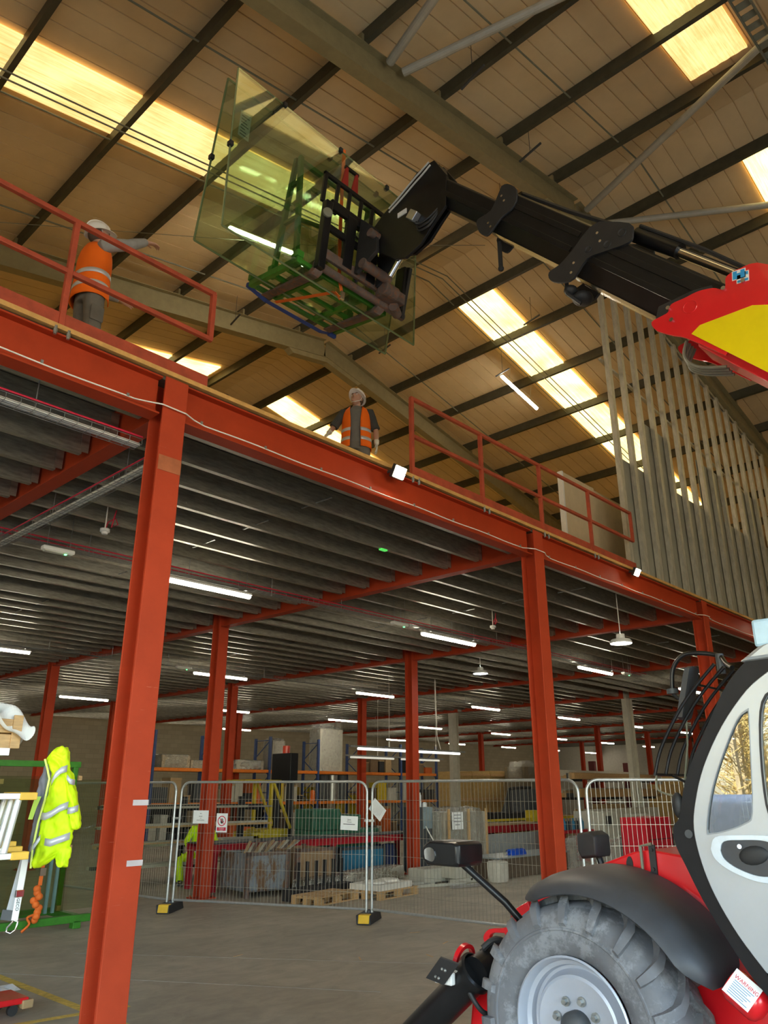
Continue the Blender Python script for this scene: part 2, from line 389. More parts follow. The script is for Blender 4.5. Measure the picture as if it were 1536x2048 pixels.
# rafters (portal frames) with an apex haunch
RY = [-1.85, 5.85, 13.45, 21.1, 28.8]
for y in RY:
    m = MB()
    for s_ in (-1, 1):
        xe = XA + s_*16.0 if s_ > 0 else -4.9
        p = V((XA, y, zr(XA)+.28)); q = V((xe, y, zr(xe)+.28))
        m.ibeam(p, q, .53, .21, .018, .012)
        m.prism([(XA, y-.1, zr(XA)), (XA+s_*1.3, y-.1, zr(XA+s_*1.3)), (XA+s_*1.15, y-.1, zr(XA+1.2)-.12), (XA, y-.1, zr(XA)-.14)], (0, .2, 0))
    for xx in [XA+.95+1.78*i for i in range(9)] + [XA-.95-1.76*i for i in range(9)]:      # purlin cleats
        m.box((xx-.05, y-.09, zr(xx)+.54), (xx+.05, y+.09, zr(xx)+.7))
    m.build('rafter', RAFT, kind='structure')
# purlins
m0 = None
PX = [XA-.95-1.76*i for i in range(9)] + [XA+.95+1.72*i for i in range(9)]
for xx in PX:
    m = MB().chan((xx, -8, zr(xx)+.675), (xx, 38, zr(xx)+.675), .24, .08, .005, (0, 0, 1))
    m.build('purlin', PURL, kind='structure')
# sag rods and wind bracing
for y, z in ((4.4, .60), (7.27, .60), (9.78, .60), (12.4, .60), (17.9, .6), (20, .6)):
    for x1, x2 in ((-4.5, XA), (XA, 27)):
        MB().tube([(x1, y, zr(x1)+z), (x2, y, zr(x2)+z)], .016, 6).build('sag_rod', STEELG, kind='structure')
TUBEW = mat('bracing_tube', (.46, .44, .37), .45, var=.1)
for a, b in (((6.15, 5.7), (3.9, -1.8)), ((6.45, 5.7), (8.75, -1.8)), ((12.1, 5.7), (8.9, -1.8)), ((12.55, 5.7), (16.4, -1.8))):
    za = lambda p: zr(p[0])+.42
    MB().cyl((*a, za(a)), (*b, za(b)), .066, n=14).build('bracing_tube', TUBEW, kind='structure')
for y in (9.22, 9.36):                                  # conduits under the rooflight
    MB().tube([(-4.5, y, zr(-4.5)+.46), (XA, y, zr(XA)+.46)], .014, 6).build('conduit', STEELG, kind='structure')
    MB().tube([(XA, y, zr(XA)+.46), (24, y, zr(24)+.46)], .014, 6).build('conduit', STEELG, kind='structure')
tray = MB()
for k in (-.1, .1): tray.bar((6.4, 1.55+k, 11.35), (10.6, 1.55+k, 12.2), .02, .07)
for k in range(17): tray.bar((6.4+.25*k, 1.45, 11.35+.0506*k), (6.4+.25*k, 1.65, 11.35+.0506*k), .12, .006)
tray.build('roof_cable_ladder', STEELG, kind='structure')
MB().tube([(-3, 13.0, 9.9), (3, 12.2, 11.0), (8, 9.6, 12.0), (11, 7.5, 12.6)], .006, 5).build('slack_cable', STEELG, kind='structure')
for x, y in ((9.3, 5.3), (13.8, 8.2), (15.0, 9.9), (10.3, 6.6), (7.1, 4.9), (5.2, 12.4), (8.7, 13.0), (12.6, 11.9)):
    MB().cyl((x, y, zr(x)+.75), (x, y, zr(x)+.1), .005, n=5).bar((x-.05, y-.25, zr(x)+.1), (x+.05, y+.25, zr(x)+.1), .03, .03).build('hanger_rod', DGREY, kind='structure')
# grey stanchions of the building
for y in (13.55, 21.8, 29.2):
    MB().ibeam((27.5, y, 0), (27.5, y, 9.9), .46, .2, .02, .014, (1, 0, 0)).build('stanchion', BEIGE, kind='structure')

# ================================================================ MEZZANINE
names_col = {(3.2, 5.75): 'tall red steel column nearest the yellow floor lines, with two strips of silver tape',
             (9.2, 5.75): 'red steel column standing behind the front mudguard of the telehandler',
             (15.2, 5.75): 'red steel column behind the cab guard and mirror of the telehandler',
             (9.2, 13.4): 'red steel column behind the fence panel with the red prohibition sign',
             (15.2, 13.4): 'bright-sided red steel column behind the fence, left of the wrapped crate'}
cproto = None
for y in COLY:
    for x in COLX:
        if x == 27.2 and y > 6: continue
        m = MB().ibeam((x, y, .02), (x, y, 5.43), .24, .235, .018, .014, (0, 1, 0))
        m.box((x-.2, y-.2, 0), (x+.2, y+.2, .02))
        for bx in (-.15, .15):
            for by in (-.15, .15): m.cyl((x+bx, y+by, .02), (x+bx, y+by, .05), .015, n=6)
        o = m.build('steel_column', RED, bevel=.004 if y < 14 else 0)
        lab = names_col.get((x, y))
        if lab: tag(o, lab, 'column')
        else:
            r = {5.75: 'front edge', 13.4: 'second row', 21.2: 'third row', 29.0: 'far row'}[y]
            tag(o, 'red steel column holding up the mezzanine, in its ' + r, 'column', 'mezzanine columns of the ' + r)
for z0, z1 in ((1.79, 1.83), (1.37, 1.41)):              # tape on the nearest column
    t = MB().box((3.19, 5.6245, z0), (3.32, 5.629, z1)).build('tape_strip', TAPE)
    tag(t, 'silver tape strip on nearest red column, ' + ('upper of two' if z0 > 1.5 else 'lower of two'), 'tape')
t = MB().box((3.09, 5.6245, 4.52), (3.315, 5.629, 4.66)).build('tape_strip', mat('brown_tape', (.40, .12, .05), .35, var=.25)); tag(t, 'brown packing tape band high on the nearest red column', 'tape')
# beams: one per bay
for i in range(len(COLX)-1):
    x0, x1 = COLX[i], COLX[i+1]
    m = MB().ibeam((x0+.13, 5.75, 5.245), (x1-.13, 5.75, 5.245), .38, .17, .016, .012)
    o = m.build('edge_beam', REDB)
    lab = {0: 'red edge beam over the left bay of the mezzanine, under the waiting worker', 1: 'red edge beam over the widest front bay, carrying a bright floodlight',
           2: 'red edge beam under the boards and right-hand guardrail', 3: 'red edge beam running below the metal stud wall'}.get(i)
    tag(o, lab or 'red edge beam at the far right end of the mezzanine front', 'beam', None if lab else 'far edge beams')
for x in COLX:
    for j in range(4):
        y0 = COLY[j]+.12; y1 = (COLY+[36.8])[j+1]-.12
        o = MB().ibeam((x, y0, 5.265), (x, y1, 5.265), .36, .17, .016, .012).build('cross_beam', REDB)
        tag(o, 'red cross beam under the mezzanine deck, spanning from the ' + ['front row of columns', 'second row of columns', 'third row of columns', 'fourth row of columns'][j], 'beam', 'cross beams of column row %d' % (j+1))
# bolts on the front columns
# joists: thin galvanised channels with end cleats
jm = MB()
jm.chan((5.86, 0, 0), (.06, 0, 0), .27, .065, .005, (0, 0, 1), .02)
for xx in (.02, 5.84): jm.box((xx, -.012, -.115), (xx+.085, -.004, .125))
for xx in (1.5, 3.0, 4.5): jm.cyl((xx, -.008, -.07), (xx, .01, -.07), .011, n=6)
j0 = jm.build('deck_joist', GALVD, kind='structure'); first = True
for i in range(len(COLX)-1):
    for jy in range(4):
        y = COLY[jy]+.28; y1 = (COLY+[36.8])[jy+1]-.2
        while y < y1:
            o = j0 if first else j0.copy()
            if not first: C.objects.link(o)
            first = False
            o.location = (COLX[i]+.04, y, 5.295); y += .60
# bridging straps between joists
sm = MB()
for i in range(8):
    for jy in range(3):
        for k in range(5):
            y = COLY[jy]+.6+k*1.2
            sm.bar((COLX[i]+2.6, y, 5.2), (COLX[i]+2.6, y+.55, 5.2), .02, .012)
sm.build('joist_bridging', GALV, kind='structure')
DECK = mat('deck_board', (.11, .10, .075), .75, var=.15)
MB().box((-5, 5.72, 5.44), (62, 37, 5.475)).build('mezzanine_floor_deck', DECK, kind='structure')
MB().box((-5, 5.70, 5.475), (62, 37, 5.505)).build('mezzanine_floor_boards', CHIP, kind='structure')
MB().box((-5, 5.655, 5.468), (62, 5.705, 5.512)).build('trim_1', PLY, kind='structure')
# ---------------------------------------------------------------- guardrails on the deck edge
DK = 5.505; YE = 5.72
def guardrail(name, label, x0, x1, posts, top=1.09, mid=.565, endclosed=(True, True), toe=None):
    t = thing(name, label, 'guardrail', (x0, YE, DK))
    MB().bar((x0, YE, DK+top), (x1, YE, DK+top), .045, .045).build('top_rail', RAILRED, t, bevel=.004)
    MB().bar((x0, YE, DK+mid), (x1, YE, DK+mid), .045, .045).build('mid_rail', RAILRED, t, bevel=.004)
    for px, z0 in posts:
        m = MB().bar((px, YE, DK+z0), (px, YE, DK+top), .05, .05, (0, 1, 0))
        if z0 < .1: m.box((px-.06, YE-.03, DK), (px+.06, YE+.05, DK+.012))
        p = m.build('post', RAILRED, t, bevel=.004)
        if z0 < .1:
            for k in (-.055, .055):
                MB().cyl((px+k, YE-.06, DK-.10), (px+k, YE-.06, DK-.02), .014, n=8).cyl((px+k, YE-.06, DK-.085), (px+k, YE-.06, DK-.05), .018, n=6).build('fixing_bolt', GALV, p)
    if toe: MB().box((toe[0], YE-.012, DK), (toe[1], YE+.0, DK+.15)).build('toe_board', RAILRED, t)
    return t
guardrail('guardrail', 'red guardrail on the left of the deck edge, in front of the pointing worker', -4.4, 3.57, [(-3.2, 0), (-.6, 0), (2.12, 0), (3.55, .56)], toe=(-4.4, 3.56))
guardrail('guardrail', 'red guardrail on the right of the deck edge, running up to the stud wall', 6.53, 12.52, [(6.55, 0), (8.0, 0), (9.49, 0), (10.98, 0), (12.5, .56)], toe=(6.53, 12.5))
# boards leaning behind the right guardrail
def panel(name, label, cat, a, b, m, group=None):
    return tag(MB().box(a, b).build(name, m, bevel=.003), label, cat, group)
BOARD = mat('pale_board', (.62, .50, .32), .7, var=.06)
panel('board', 'pale board standing behind the right guardrail, next to its white edge', 'board', (11.6, 6.50, DK), (12.75, 6.56, DK+1.86), BOARD)
panel('board', 'pale board between the first board and the metal stud wall', 'board', (12.77, 6.52, DK), (14.3, 6.58, DK+1.84), BOARD)
panel('board_edge', 'white plastic edge strip on the end of the pale board stack', 'strip', (11.55, 6.48, DK), (11.595, 6.58, DK+1.86), WHITE)
# ---------------------------------------------------------------- metal stud partition standing on the deck edge
SZ = lambda x: zr(x) - .04
STUD = mat('stud_steel', (.52, .50, .42), .42, .35, .22, 5, stretch=(3, 3, 1))
LINE_P = mat('liner_panel', (.36, .35, .28), .5, .2, var=.1, scale=3)
x = 12.55; k = 0
MB().chan((12.45, 5.88, 5.53), (21.6, 5.88, 5.53), .08, .06, .004, (0, -1, 0)).build('stud_track', STUD, kind='structure')
MB().chan((12.45, 5.88, SZ(12.45)), (21.6, 5.88, SZ(21.6)), .08, .06, .004, (0, -1, 0)).build('stud_track', STUD, kind='structure')
while x < 21.6:
    m = MB().chan((x, 5.86, 5.51), (x, 5.86, SZ(x)), .09, .12, .004, (0, -1, 0), .015)
    for zq in (6.9, 8.3, 9.4, 10.3): m.box((x-.004, 5.84, zq), (x+.0, 5.88, zq+.07))
    o = m.build('wall_stud', STUD); tag(o, 'galvanised steel wall stud in the half-clad partition on the deck', 'stud', 'studs of the metal partition'); x += .6; k += 1
STEPS = [(12.66, 13.13, 6.78), (12.85, 14.15, 7.86), (14.15, 15.37, 9.05), (15.37, 16.75, 7.86), (16.75, 18.0, 9.08), (18.0, 19.26, 7.88), (19.26, 20.6, 9.1), (20.6, 21.6, 7.9)]
for i, (a, b, z) in enumerate(STEPS[1:]):
    o = MB().box((a, 5.925, 5.51), (b-.01, 5.94, z)).build('liner_panel', LINE_P)
    tag(o, ('short' if z < 8.5 else 'tall') + ' grey liner panel fixed behind the steel studs of the partition', 'panel', ('short' if z < 8.5 else 'tall') + ' liner panels')
MB().bar((12.5, 5.97, 9.9), (21.6, 5.97, 9.0), .05, .05).build('stud_brace', STUD, kind='structure')
# ---------------------------------------------------------------- floodlights on the edge beam and their white cable
def flood(x, label, s=1.0, energy=60):
    t = thing('floodlight', label, 'floodlight', (x, 5.6, 5.40))
    R1 = Matrix.Rotation(R(28), 3, 'X')
    MB().cbox((x, 5.57, 5.40), (.20*s, .05, .16*s), R1).build('housing', BLACKM, t, bevel=.006)
    MB().cbox((x, 5.542, 5.388), (.17*s, .006, .13*s), R1).build('lamp_face', FLOOD_E, t)
    for k in (-.09, .09): MB().bar((x+k*s, 5.66, 5.40), (x+k*s, 5.57, 5.40), .012, .03).build('bracket', BLACKM, t)
    l = bpy.data.lights.new('flood_beam', 'SPOT'); l.energy = energy; l.spot_size = R(120); l.spot_blend = .6; l.color = (1, .85, .62); l.shadow_soft_size = .06
    o = bpy.data.objects.new('flood_beam', l); C.objects.link(o); o.location = (x, 5.50, 5.36)
    o.rotation_euler = V((0, -.85, -.5)).to_track_quat('-Z', 'Y').to_euler()
flood(6.13, 'glaring floodlight on the edge beam, below the looking-up worker')
flood(12.15, 'smaller floodlight on the edge beam, at the corner of the stud wall', .9)
flood(18.4, 'floodlight on the far edge beam, above the cab roof', .9)
c = MB(); pts = []
xx = -4.5
while xx < 24:
    near = min(abs(xx-cx) for cx in COLX)
    pts.append((xx, 5.655 if near > .16 else 5.60, 5.10 + .005*math.sin(xx*5) + (.02 if near < .3 else 0))); xx += .12
c.tube(pts, .0065, 6)
o = c.build('cable', WCAB); tag(o, 'white cable clipped along the lower web of the red edge beam', 'cable')
for i in range(24):
    MB().cbox((-1+i*.75, 5.652, 5.115), (.022, .016, .028)).build('cable_clip', GALV, o)
# ---------------------------------------------------------------- cable baskets
def basket(label, a, b, w=.15, d=.055, red=True, white=1, hang=5.442):
    a = V(a); b = V(b); L = (b-a).length; t = (b-a).normalized(); x = V((-t.y, t.x, 0)); z = V((0, 0, 1))
    th = thing('cable_basket', label, 'cable tray', a)
    m = MB()
    for u, v in ((-w/2, 0), (-w/4, 0), (0, 0), (w/4, 0), (w/2, 0), (-w/2, d), (w/2, d)):
        m.tube([a+x*u+z*v, b+x*u+z*v], .0035, 4)
    n = int(L/.12)
    for i in range(n+1):
        p = a + t*(i*L/n)
        m.tube([p-x*w/2+z*d, p-x*w/2, p+x*w/2, p+x*w/2+z*d], .003, 4)
    m.build('basket', GALV, th)
    n = max(2, int(L/1.5))
    for i in range(n):
        p = a + t*((i+.5)*L/n)
        MB().cyl(p-z*.02, V((p.x, p.y, hang)), .006, n=6).build('hanger', GALV, th)
    if red:
        MB().tube([a-x*w/2+z*(d+.02), b-x*w/2+z*(d+.02)], .009, 6).tube([a+x*w/2+z*(d+.015), b+x*w/2+z*(d+.015)], .008, 6).build('red_cable', REDCAB, th)
    if white:
        q = MB()
        for k in range(3): q.tube([a+x*(k-1)*.03+z*.016, b+x*(k-1)*.03+z*.016], .014, 6)
        q.build('white_cable', WCAB, th)
    return th
basket('cable basket with red cables running to the top of the nearest red column', (-2.6, 6.05, 4.86), (3.1, 6.05, 4.86))
basket('cable basket crossing from the nearest column to the left, with white cables', (3.42, 6.0, 4.86), (3.46, 12.8, 4.86))
basket('cable basket carrying the first row of tube lights', (-2.6, 9.75, 4.90), (21, 9.75, 4.90), white=0)
basket('cable basket carrying the second row of tube lights', (-2.6, 17.6, 4.90), (33, 17.6, 4.90), red=False, white=0)
basket('cable basket carrying the third row of tube lights', (3, 25.4, 4.90), (39, 25.4, 4.90), red=False, white=0)
# ---------------------------------------------------------------- tube lights under the deck
tl = thing('tube_light', 'x', 'light', (0, 0, 0), 0, 'tube lights in the first row')
MB().prof([(-.045,.01),(.045,.01),(.03,.045),(-.03,.045)], (-.86, 0, 0), (.86, 0, 0)).build('tray', WHITE, tl)
MB().tube([(-.84, 0, -.005), (.84, 0, -.005)], .042, 10).build('diffuser', TUBE_E, tl, 40)
for s_ in (-.7, .7):
    MB().bar((s_, -.105, .05), (s_, .105, .05), .03, .006).cyl((s_, -.10, .05), (s_, -.10, .642), .004, n=5).cyl((s_, .10, .05), (s_, .10, .642), .004, n=5).build('hanger', GALV, tl)
rows = {9.75: [6.35, 12.25, 18.25, 24.2, 30.2], 17.6: [.2, 6.2, 12.2, 18.2, 24.2, 30.2, 36.2, 42.2, 48.2], 25.4: [6.2, 12.2, 18.2, 24.2, 30.2, 36.2, 42.2, 48.2, 54.2], 33.2: [12.2, 18.2, 24.2, 30.2, 36.2, 42.2, 48.2, 54.2, 60.0]}
ordn = {9.75: 'first', 17.6: 'second', 25.4: 'third', 33.2: 'far'}
firsttube = True
for y, xs in rows.items():
    for xx in xs:
        lab = 'lit white tube light under the deck, in the %s row from the fence' % ordn[y]; grp = 'tube lights in the %s row' % ordn[y]
        if (y, xx) == (9.75, 6.35): lab, grp = 'lit tube light nearest the camera, just right of the nearest red column', ''
        if (y, xx) == (9.75, 12.25): lab, grp = 'lit tube light beside an emergency light, left of the column behind the mudguard', ''
        if (y, xx) == (9.75, 18.25): lab, grp = 'lit tube light with an oval emergency light at its right end', ''
        if firsttube: tl.location = (xx, y, 4.80); tl['label'] = lab; tl['group'] = grp; o = tl; firsttube = False
        else: o = dup(tl, (xx, y, 4.80), label=lab, group=grp)
        if not grp and 'group' in o: del o['group']
# roof tube lights above the deck
def roof_tube(x, y, label, slope, z):
    o = dup(tl, (x, y, z), label=label); o.rotation_euler = (0, slope, 0)
    for ch in list(o.children):
        if ch.name.startswith('hanger'): bpy.data.objects.remove(ch)
    if 'group' in o: del o['group']
    for xx in (-.5, .5):
        w = MB().cyl((xx, 0, .045), (xx, 0, .62), .004, n=5).build('drop_wire', GALV); w.parent = o
roof_tube(15.9, 9.98, 'lit tube light hanging under the roof, above the right guardrail', R(11.3), 12.02)
roof_tube(7.3, 10.1, 'lit tube light hanging under the roof, seen through the glass sheets', R(-11.3), 11.95)
roof_tube(9.1, 10.3, 'lit tube light under the roof, seen through the green stillage base', R(-11.3), 12.3)
# hanging batten lights over the benches
def batten_line(x0, x1, y, z, label, lit):
    t = thing('batten_light', label, 'light', (x0, y, z))
    MB().box((x0, y-.04, z), (x1, y+.04, z+.05)).build('trunking', GALV, t)
    L = x1-x0
    for a, b in ((x0+.25, x0+L*.46), (x0+L*.54, x1-.25)):
        MB().tube([(a, y, z-.035), (b, y, z-.035)], .035, 8).build('tube', mat('batten_tube_lit', (.8, .8, .76), .5, es=1.0) if lit else mat('batten_tube_dim', (.7, .68, .6), .5, es=.25), t, 40)
    for xx in (x0+.3*L, x0+.72*L): MB().cyl((xx, y, z+.05), (xx, y, 5.442), .006, n=5).cyl((xx, y, z+.05), (xx, y, z+.2), .02, n=6).build('drop_cable', WCAB, t)
batten_line(15.6, 20.7, 16.0, 3.03, 'brighter hanging batten light on trunking, crossing the red column over the fence', True)
batten_line(19.6, 25.0, 20.4, 3.03, 'dimmer hanging batten light behind the brighter one', False)
t = MB().tube([(19.3, 16.0, 5.25), (19.32, 16.0, 4.2), (19.36, 16.02, 3.5), (19.5, 16.0, 3.1)], .014, 6).build('supply_cable', WCAB); tag(t, 'loose white supply cable dropping to the brighter batten light', 'cable')
# round lamps
def round_lamp(x, y, z, label, face):
    t = thing('round_lamp', label, 'light', (x, y, z))
    MB().lathe([(.02, .16), (.075, .15), (.08, .07), (.17, .05), (.2, .0), (.19, -.02)], (x, y, z), n=24).build('housing', WHITE, t, 40)
    MB().lathe([(.001, -.03), (.1, -.028), (.185, -.012)], (x, y, z), n=24).build('lamp_face', face, t, 40)
    MB().cyl((x, y, z+.15), (x, y, 5.442), .008, n=6).build('rod', WCAB, t)
round_lamp(12.95, 6.37, 4.40, 'round lamp on a rod near the front edge, warm white', LAMP_E)
round_lamp(16.6, 12.2, 4.80, 'round cool-white lamp deeper under the deck', LAMPC_E)
# emergency lights and smoke detectors
def emergency(x, y, z, label):
    t = thing('emergency_light', label, 'light', (x, y, z))
    MB().cbox((x, y, z), (.42, .11, .06)).build('body', WHITE, t, bevel=.02)
    MB().cbox((x, y, z-.034), (.36, .08, .02)).build('diffuser', mat('frosted', (.62, .62, .55), .4), t, bevel=.006)
    MB().cbox((x+.09, y-.03, z-.047), (.025, .025, .01)).build('indicator', GREEN_E, t)
    MB().cyl((x-.15, y, z+.03), (x-.15, y, 5.442), .004, n=5).cyl((x+.15, y, z+.03), (x+.15, y, 5.442), .004, n=5).build('hanger', GALV, t)
emergency(4.0, 9.6, 4.82, 'white emergency light left of the nearest red column'); emergency(10.55, 9.58, 4.83, 'white emergency light left of the second tube light')
emergency(19.6, 9.58, 4.84, 'white emergency light at the right end of the third tube light'); emergency(10.9, 17.43, 4.86, 'small white emergency light in the second row of lights')
def detector(x, y, z, label):
    t = thing('smoke_detector', label, 'smoke detector', (x, y, z))
    MB().lathe([(.001, -.05), (.035, -.048), (.04, -.02), (.06, -.015), (.06, .02), (.001, .02)], (x, y, z), n=20).build('head', WHITE, t, 40)
    MB().cyl((x, y, z+.02), (x, y, 5.442), .008, n=6).build('stem', WCAB, t)
    MB().tube([(x, y, z+.02), (x+.03, y, z+.12), (x+.13, y+.02, z+.2), (x+.16, y, z+.12), (x+.08, y, z+.06), (x+.12, y, z+.3)], .008, 6).build('red_lead', REDCAB, t)
detector(4.2, 8.78, 4.95, 'smoke detector with coiled red lead, left of the nearest column'); detector(12.45, 8.8, 4.95, 'smoke detector with red lead, left of the column behind the mudguard')
o = MB().box((7.60, 7.232, 5.14), (7.72, 7.292, 5.162)).build('green_tag', mat('tag_green_glow', (.1, .75, .12), .6, es=.3)); tag(o, 'small green tag stuck on a deck joist', 'tag')  # no lamp: faint emission added to brighten the tag's green
# ================================================================ TELEHANDLER
from mathutils.geometry import tessellate_polygon
TH = thing('telehandler', 'red and black telehandler with raised boom, lifting a glass stillage over the deck', 'telehandler', (5.35, .6, 0))
def plate(name, poly, x0, x1, m, parent=TH, holes=(), bevel=0, smooth=None):
    """a plate lying in the Y-Z plane, given as (y, z) points, from x0 to x1"""
    loops = [list(poly)] + [list(h) for h in holes]
    tri = tessellate_polygon([[V((a, b, 0)) for a, b in L] for L in loops])
    flat = [p for L in loops for p in L]; n = len(flat)
    mb = MB(); fs = [tuple(t) for t in tri] + [tuple(i+n for i in reversed(t)) for t in tri]; o = 0
    for L in loops:
        k = len(L); fs += [(o+i, o+(i+1) % k, n+o+(i+1) % k, n+o+i) for i in range(k)]; o += k
    mb.add([(x0, a, b) for a, b in flat] + [(x1, a, b) for a, b in flat], fs)
    return mb.build(name, m, parent, smooth, bevel)
def arc(c, r, a0, a1, n, ry=None):
    return [(c[0]+r*math.cos(R(a0+(a1-a0)*i/n)), c[1]+(ry or r)*math.sin(R(a0+(a1-a0)*i/n))) for i in range(n+1)]
def smoothline(pts, n=6):
    out = []; k = len(pts); P = [V((*p, 0)) if len(p) == 2 else V(p) for p in pts]
    for i in range(k-1):
        p0, p1, p2, p3 = P[max(i-1, 0)], P[i], P[i+1], P[min(i+2, k-1)]
        for j in range(n):
            t = j/n
            out.append(.5*((2*p1) + (p2-p0)*t + (2*p0-5*p1+4*p2-p3)*t*t + (3*p1-p0-3*p2+p3)*t**3))
    out.append(P[-1]); return out
def sl2(pts, n=5): return [(p.x, p.y) for p in smoothline(pts, n)]
# chassis
plate('chassis', [(-1.9,.55),(-1.9,1.2),(-1.2,1.35),(.2,1.0),(1.35,.62),(1.60,.86),(1.80,1.02),(2.12,1.52),(2.38,1.55),(2.50,1.53),(2.72,1.45),(3.0,1.34),(3.2,1.24),(3.33,1.10),(3.38,.86),(3.40,.45),(3.1,.40),(-1.6,.40)], 4.93, 5.85, MRED, bevel=.012)
plate('front_bracket', sl2([(3.22,1.20),(3.34,1.13),(3.40,1.03),(3.55,1.0),(3.60,.93),(3.50,.86),(3.48,.84)],4)+[(3.60,.78),(3.70,.62),(3.74,.36),(3.60,.36),(3.5,.7),(3.3,.8),(3.15,1.0)], 4.80, 4.84, MRED, holes=[sl2([(3.42,.99),(3.52,.98),(3.55,.94),(3.48,.92),(3.42,.95),(3.42,.99)],3)[:-1]], bevel=.006)
plate('front_plate', [(3.30,.95),(3.40,.93),(3.50,.86),(3.56,.70),(3.63,.40),(3.67,.15),(3.45,.15),(3.42,.6),(3.33,.8)], 4.66, 4.71, MRED, bevel=.006)
plate('front_bracket', [(3.3,1.1),(3.55,.9),(3.72,.55),(3.74,.36),(3.4,.36)], 5.75, 5.79, MRED, bevel=.006)
MB().box((4.9, 3.38, .40), (5.78, 3.70, .62)).build('stabiliser_beam', MRED, TH, bevel=.015)
for a, b in ((2.43, 1.56), (2.30, 1.545)):
    pass
m = MB().box((4.915, 2.34, 1.40), (4.928, 2.38, 1.58)).cyl((4.90, 2.36, 1.44), (4.93, 2.36, 1.44), .011, n=8).cyl((4.90, 2.36, 1.55), (4.93, 2.36, 1.55), .011, n=8)
m.build('hinge_plate', BLACKM, TH)
MB().tube([(4.90, 2.425, 1.36), (4.90, 2.425, 1.57), (4.90, 2.35, 1.585)], .010, 8).build('latch_rod', STEELG, TH)
plate('lifting_slot', sl2([(2.53,1.42),(2.545,1.46),(2.53,1.50),(2.51,1.50),(2.50,1.46),(2.51,1.42),(2.53,1.42)],3)[:-1], 4.924, 4.932, BLACKM)
# wheels: tyre with chevron lugs, rim, hub and nuts
WY, WZ, WR = 2.68, .64, .68; KR = 1.035
def tyre_mesh(x0, s):
    """x0 outer face, s = +1 when the wheel extends towards +x"""
    mb = MB()
    pr = [(.335,.05),(.36,.015),(.42,-.012),(.50,-.016),(.555,.0),(.595,.045),(.607,.12),(.612,.23),(.607,.34),(.595,.41),(.555,.455),(.5,.47),(.36,.44),(.335,.41)]
    pr = [(r*KR, h) for r, h in pr]
    mb.lathe(pr, (x0, WY, WZ), (s, 0, 0), 64)
    mb.lathe([(.475*KR,-.015),(.48*KR,-.021),(.49*KR,-.021),(.495*KR,-.016)], (x0, WY, WZ), (s, 0, 0), 64)
    def P(x, a, r): return V((x0+s*x, WY+math.cos(a)*r*KR, WZ+math.sin(a)*r*KR))
    n = 19
    for side in (0, 1):
        for k in range(n):
            a0 = 2*PI*(k+.5*side)/n; rings = []
            for x, da, rb, rt, w in ((.25,-.02,.60,.648,.050),(.19,.07,.60,.655,.056),(.12,.155,.598,.652,.062),(.06,.21,.585,.638,.068),(.02,.235,.562,.606,.070),(-.002,.242,.530,.566,.066),(-.012,.244,.505,.518,.058)):
                xx = x if side == 0 else .455-x; a = a0+da; h = w/2/.62
                top = -.022 if x < .03 else 0
                rings.append([P(xx, a-h, rb-.01), P(xx + (top if side == 0 else -top), a-h*.72, rt), P(xx + (top if side == 0 else -top), a+h*.72, rt), P(xx, a+h, rb-.01)])
            mb.loft(rings)
    return mb
def wheel(x0, s, y):
    mb = tyre_mesh(x0, s); t = mb.build('wheel', TYRE, TH, 35)
    r = MB().lathe([(rr_*1.035, hh_) for rr_, hh_ in [(.345,.02),(.352,.0),(.342,-.006),(.330,.02),(.322,.06),(.300,.075),(.292,.11),(.276,.115),(.262,.09),(.25,.062),(.235,.055),(.12,.075),(.001,.075)]], (x0, WY, WZ), (s, 0, 0), 64).build('rim', RIMM, t, 30)
    MB().lathe([(.085,.08),(.085,.02),(.07,.0),(.03,-.01),(.001,-.01)], (x0, WY, WZ), (s, 0, 0), 28).build('hub_cap', DGREY, t, 40)
    for k in range(8):
        a = 2*PI*(k+.35)/8; p = V((x0+s*.07, WY+.135*math.cos(a), WZ+.135*math.sin(a)))
        MB().cyl(p, p-V((s*.012,0,0)), .026, n=12).cyl(p, p-V((s*.035,0,0)), .016, n=6).build('wheel_nut', GALV, t)
    t.location.y += y-WY
    return t
wheel(4.36, 1, WY); wheel(6.34, -1, WY); wheel(4.36, 1, -.35); wheel(6.34, -1, -.35)
MB().cyl((4.7, WY, .60), (6.0, WY, .60), .13).cyl((4.7, -.35, .60), (6.0, -.35, .60), .13).build('axle', BLACKM, TH)
# mudguard arching over the front wheel
rings = []
for i in range(25):
    u = i/24; a = R(57+100*u); e = min(1, .18+1.9*math.sin(PI*min(1,u*1.0))**.75); k = .35+.65*e
    c = V((0, 2.61, .625))
    def P(x, r): r = .775+.02*u+(r-.775-.02*u)*(.15+.85*e); return V((x, c.y+math.cos(a)*r, c.z+math.sin(a)*r))
    xm = 4.60; r0 = .745+.02*u
    def X(x): return xm+(x-xm)*k
    rings.append([P(X(4.335), r0-.045), P(X(4.36), r0+.005), P(X(4.44), r0+.048), P(X(4.60), r0+.075), P(X(4.88), r0+.085), P(X(4.88), r0+.07), P(X(4.60), r0+.058), P(X(4.45), r0+.03), P(X(4.372), r0-.005), P(X(4.345), r0-.052)])
MB().loft(rings).build('mudguard', RUBBER, TH, 50)
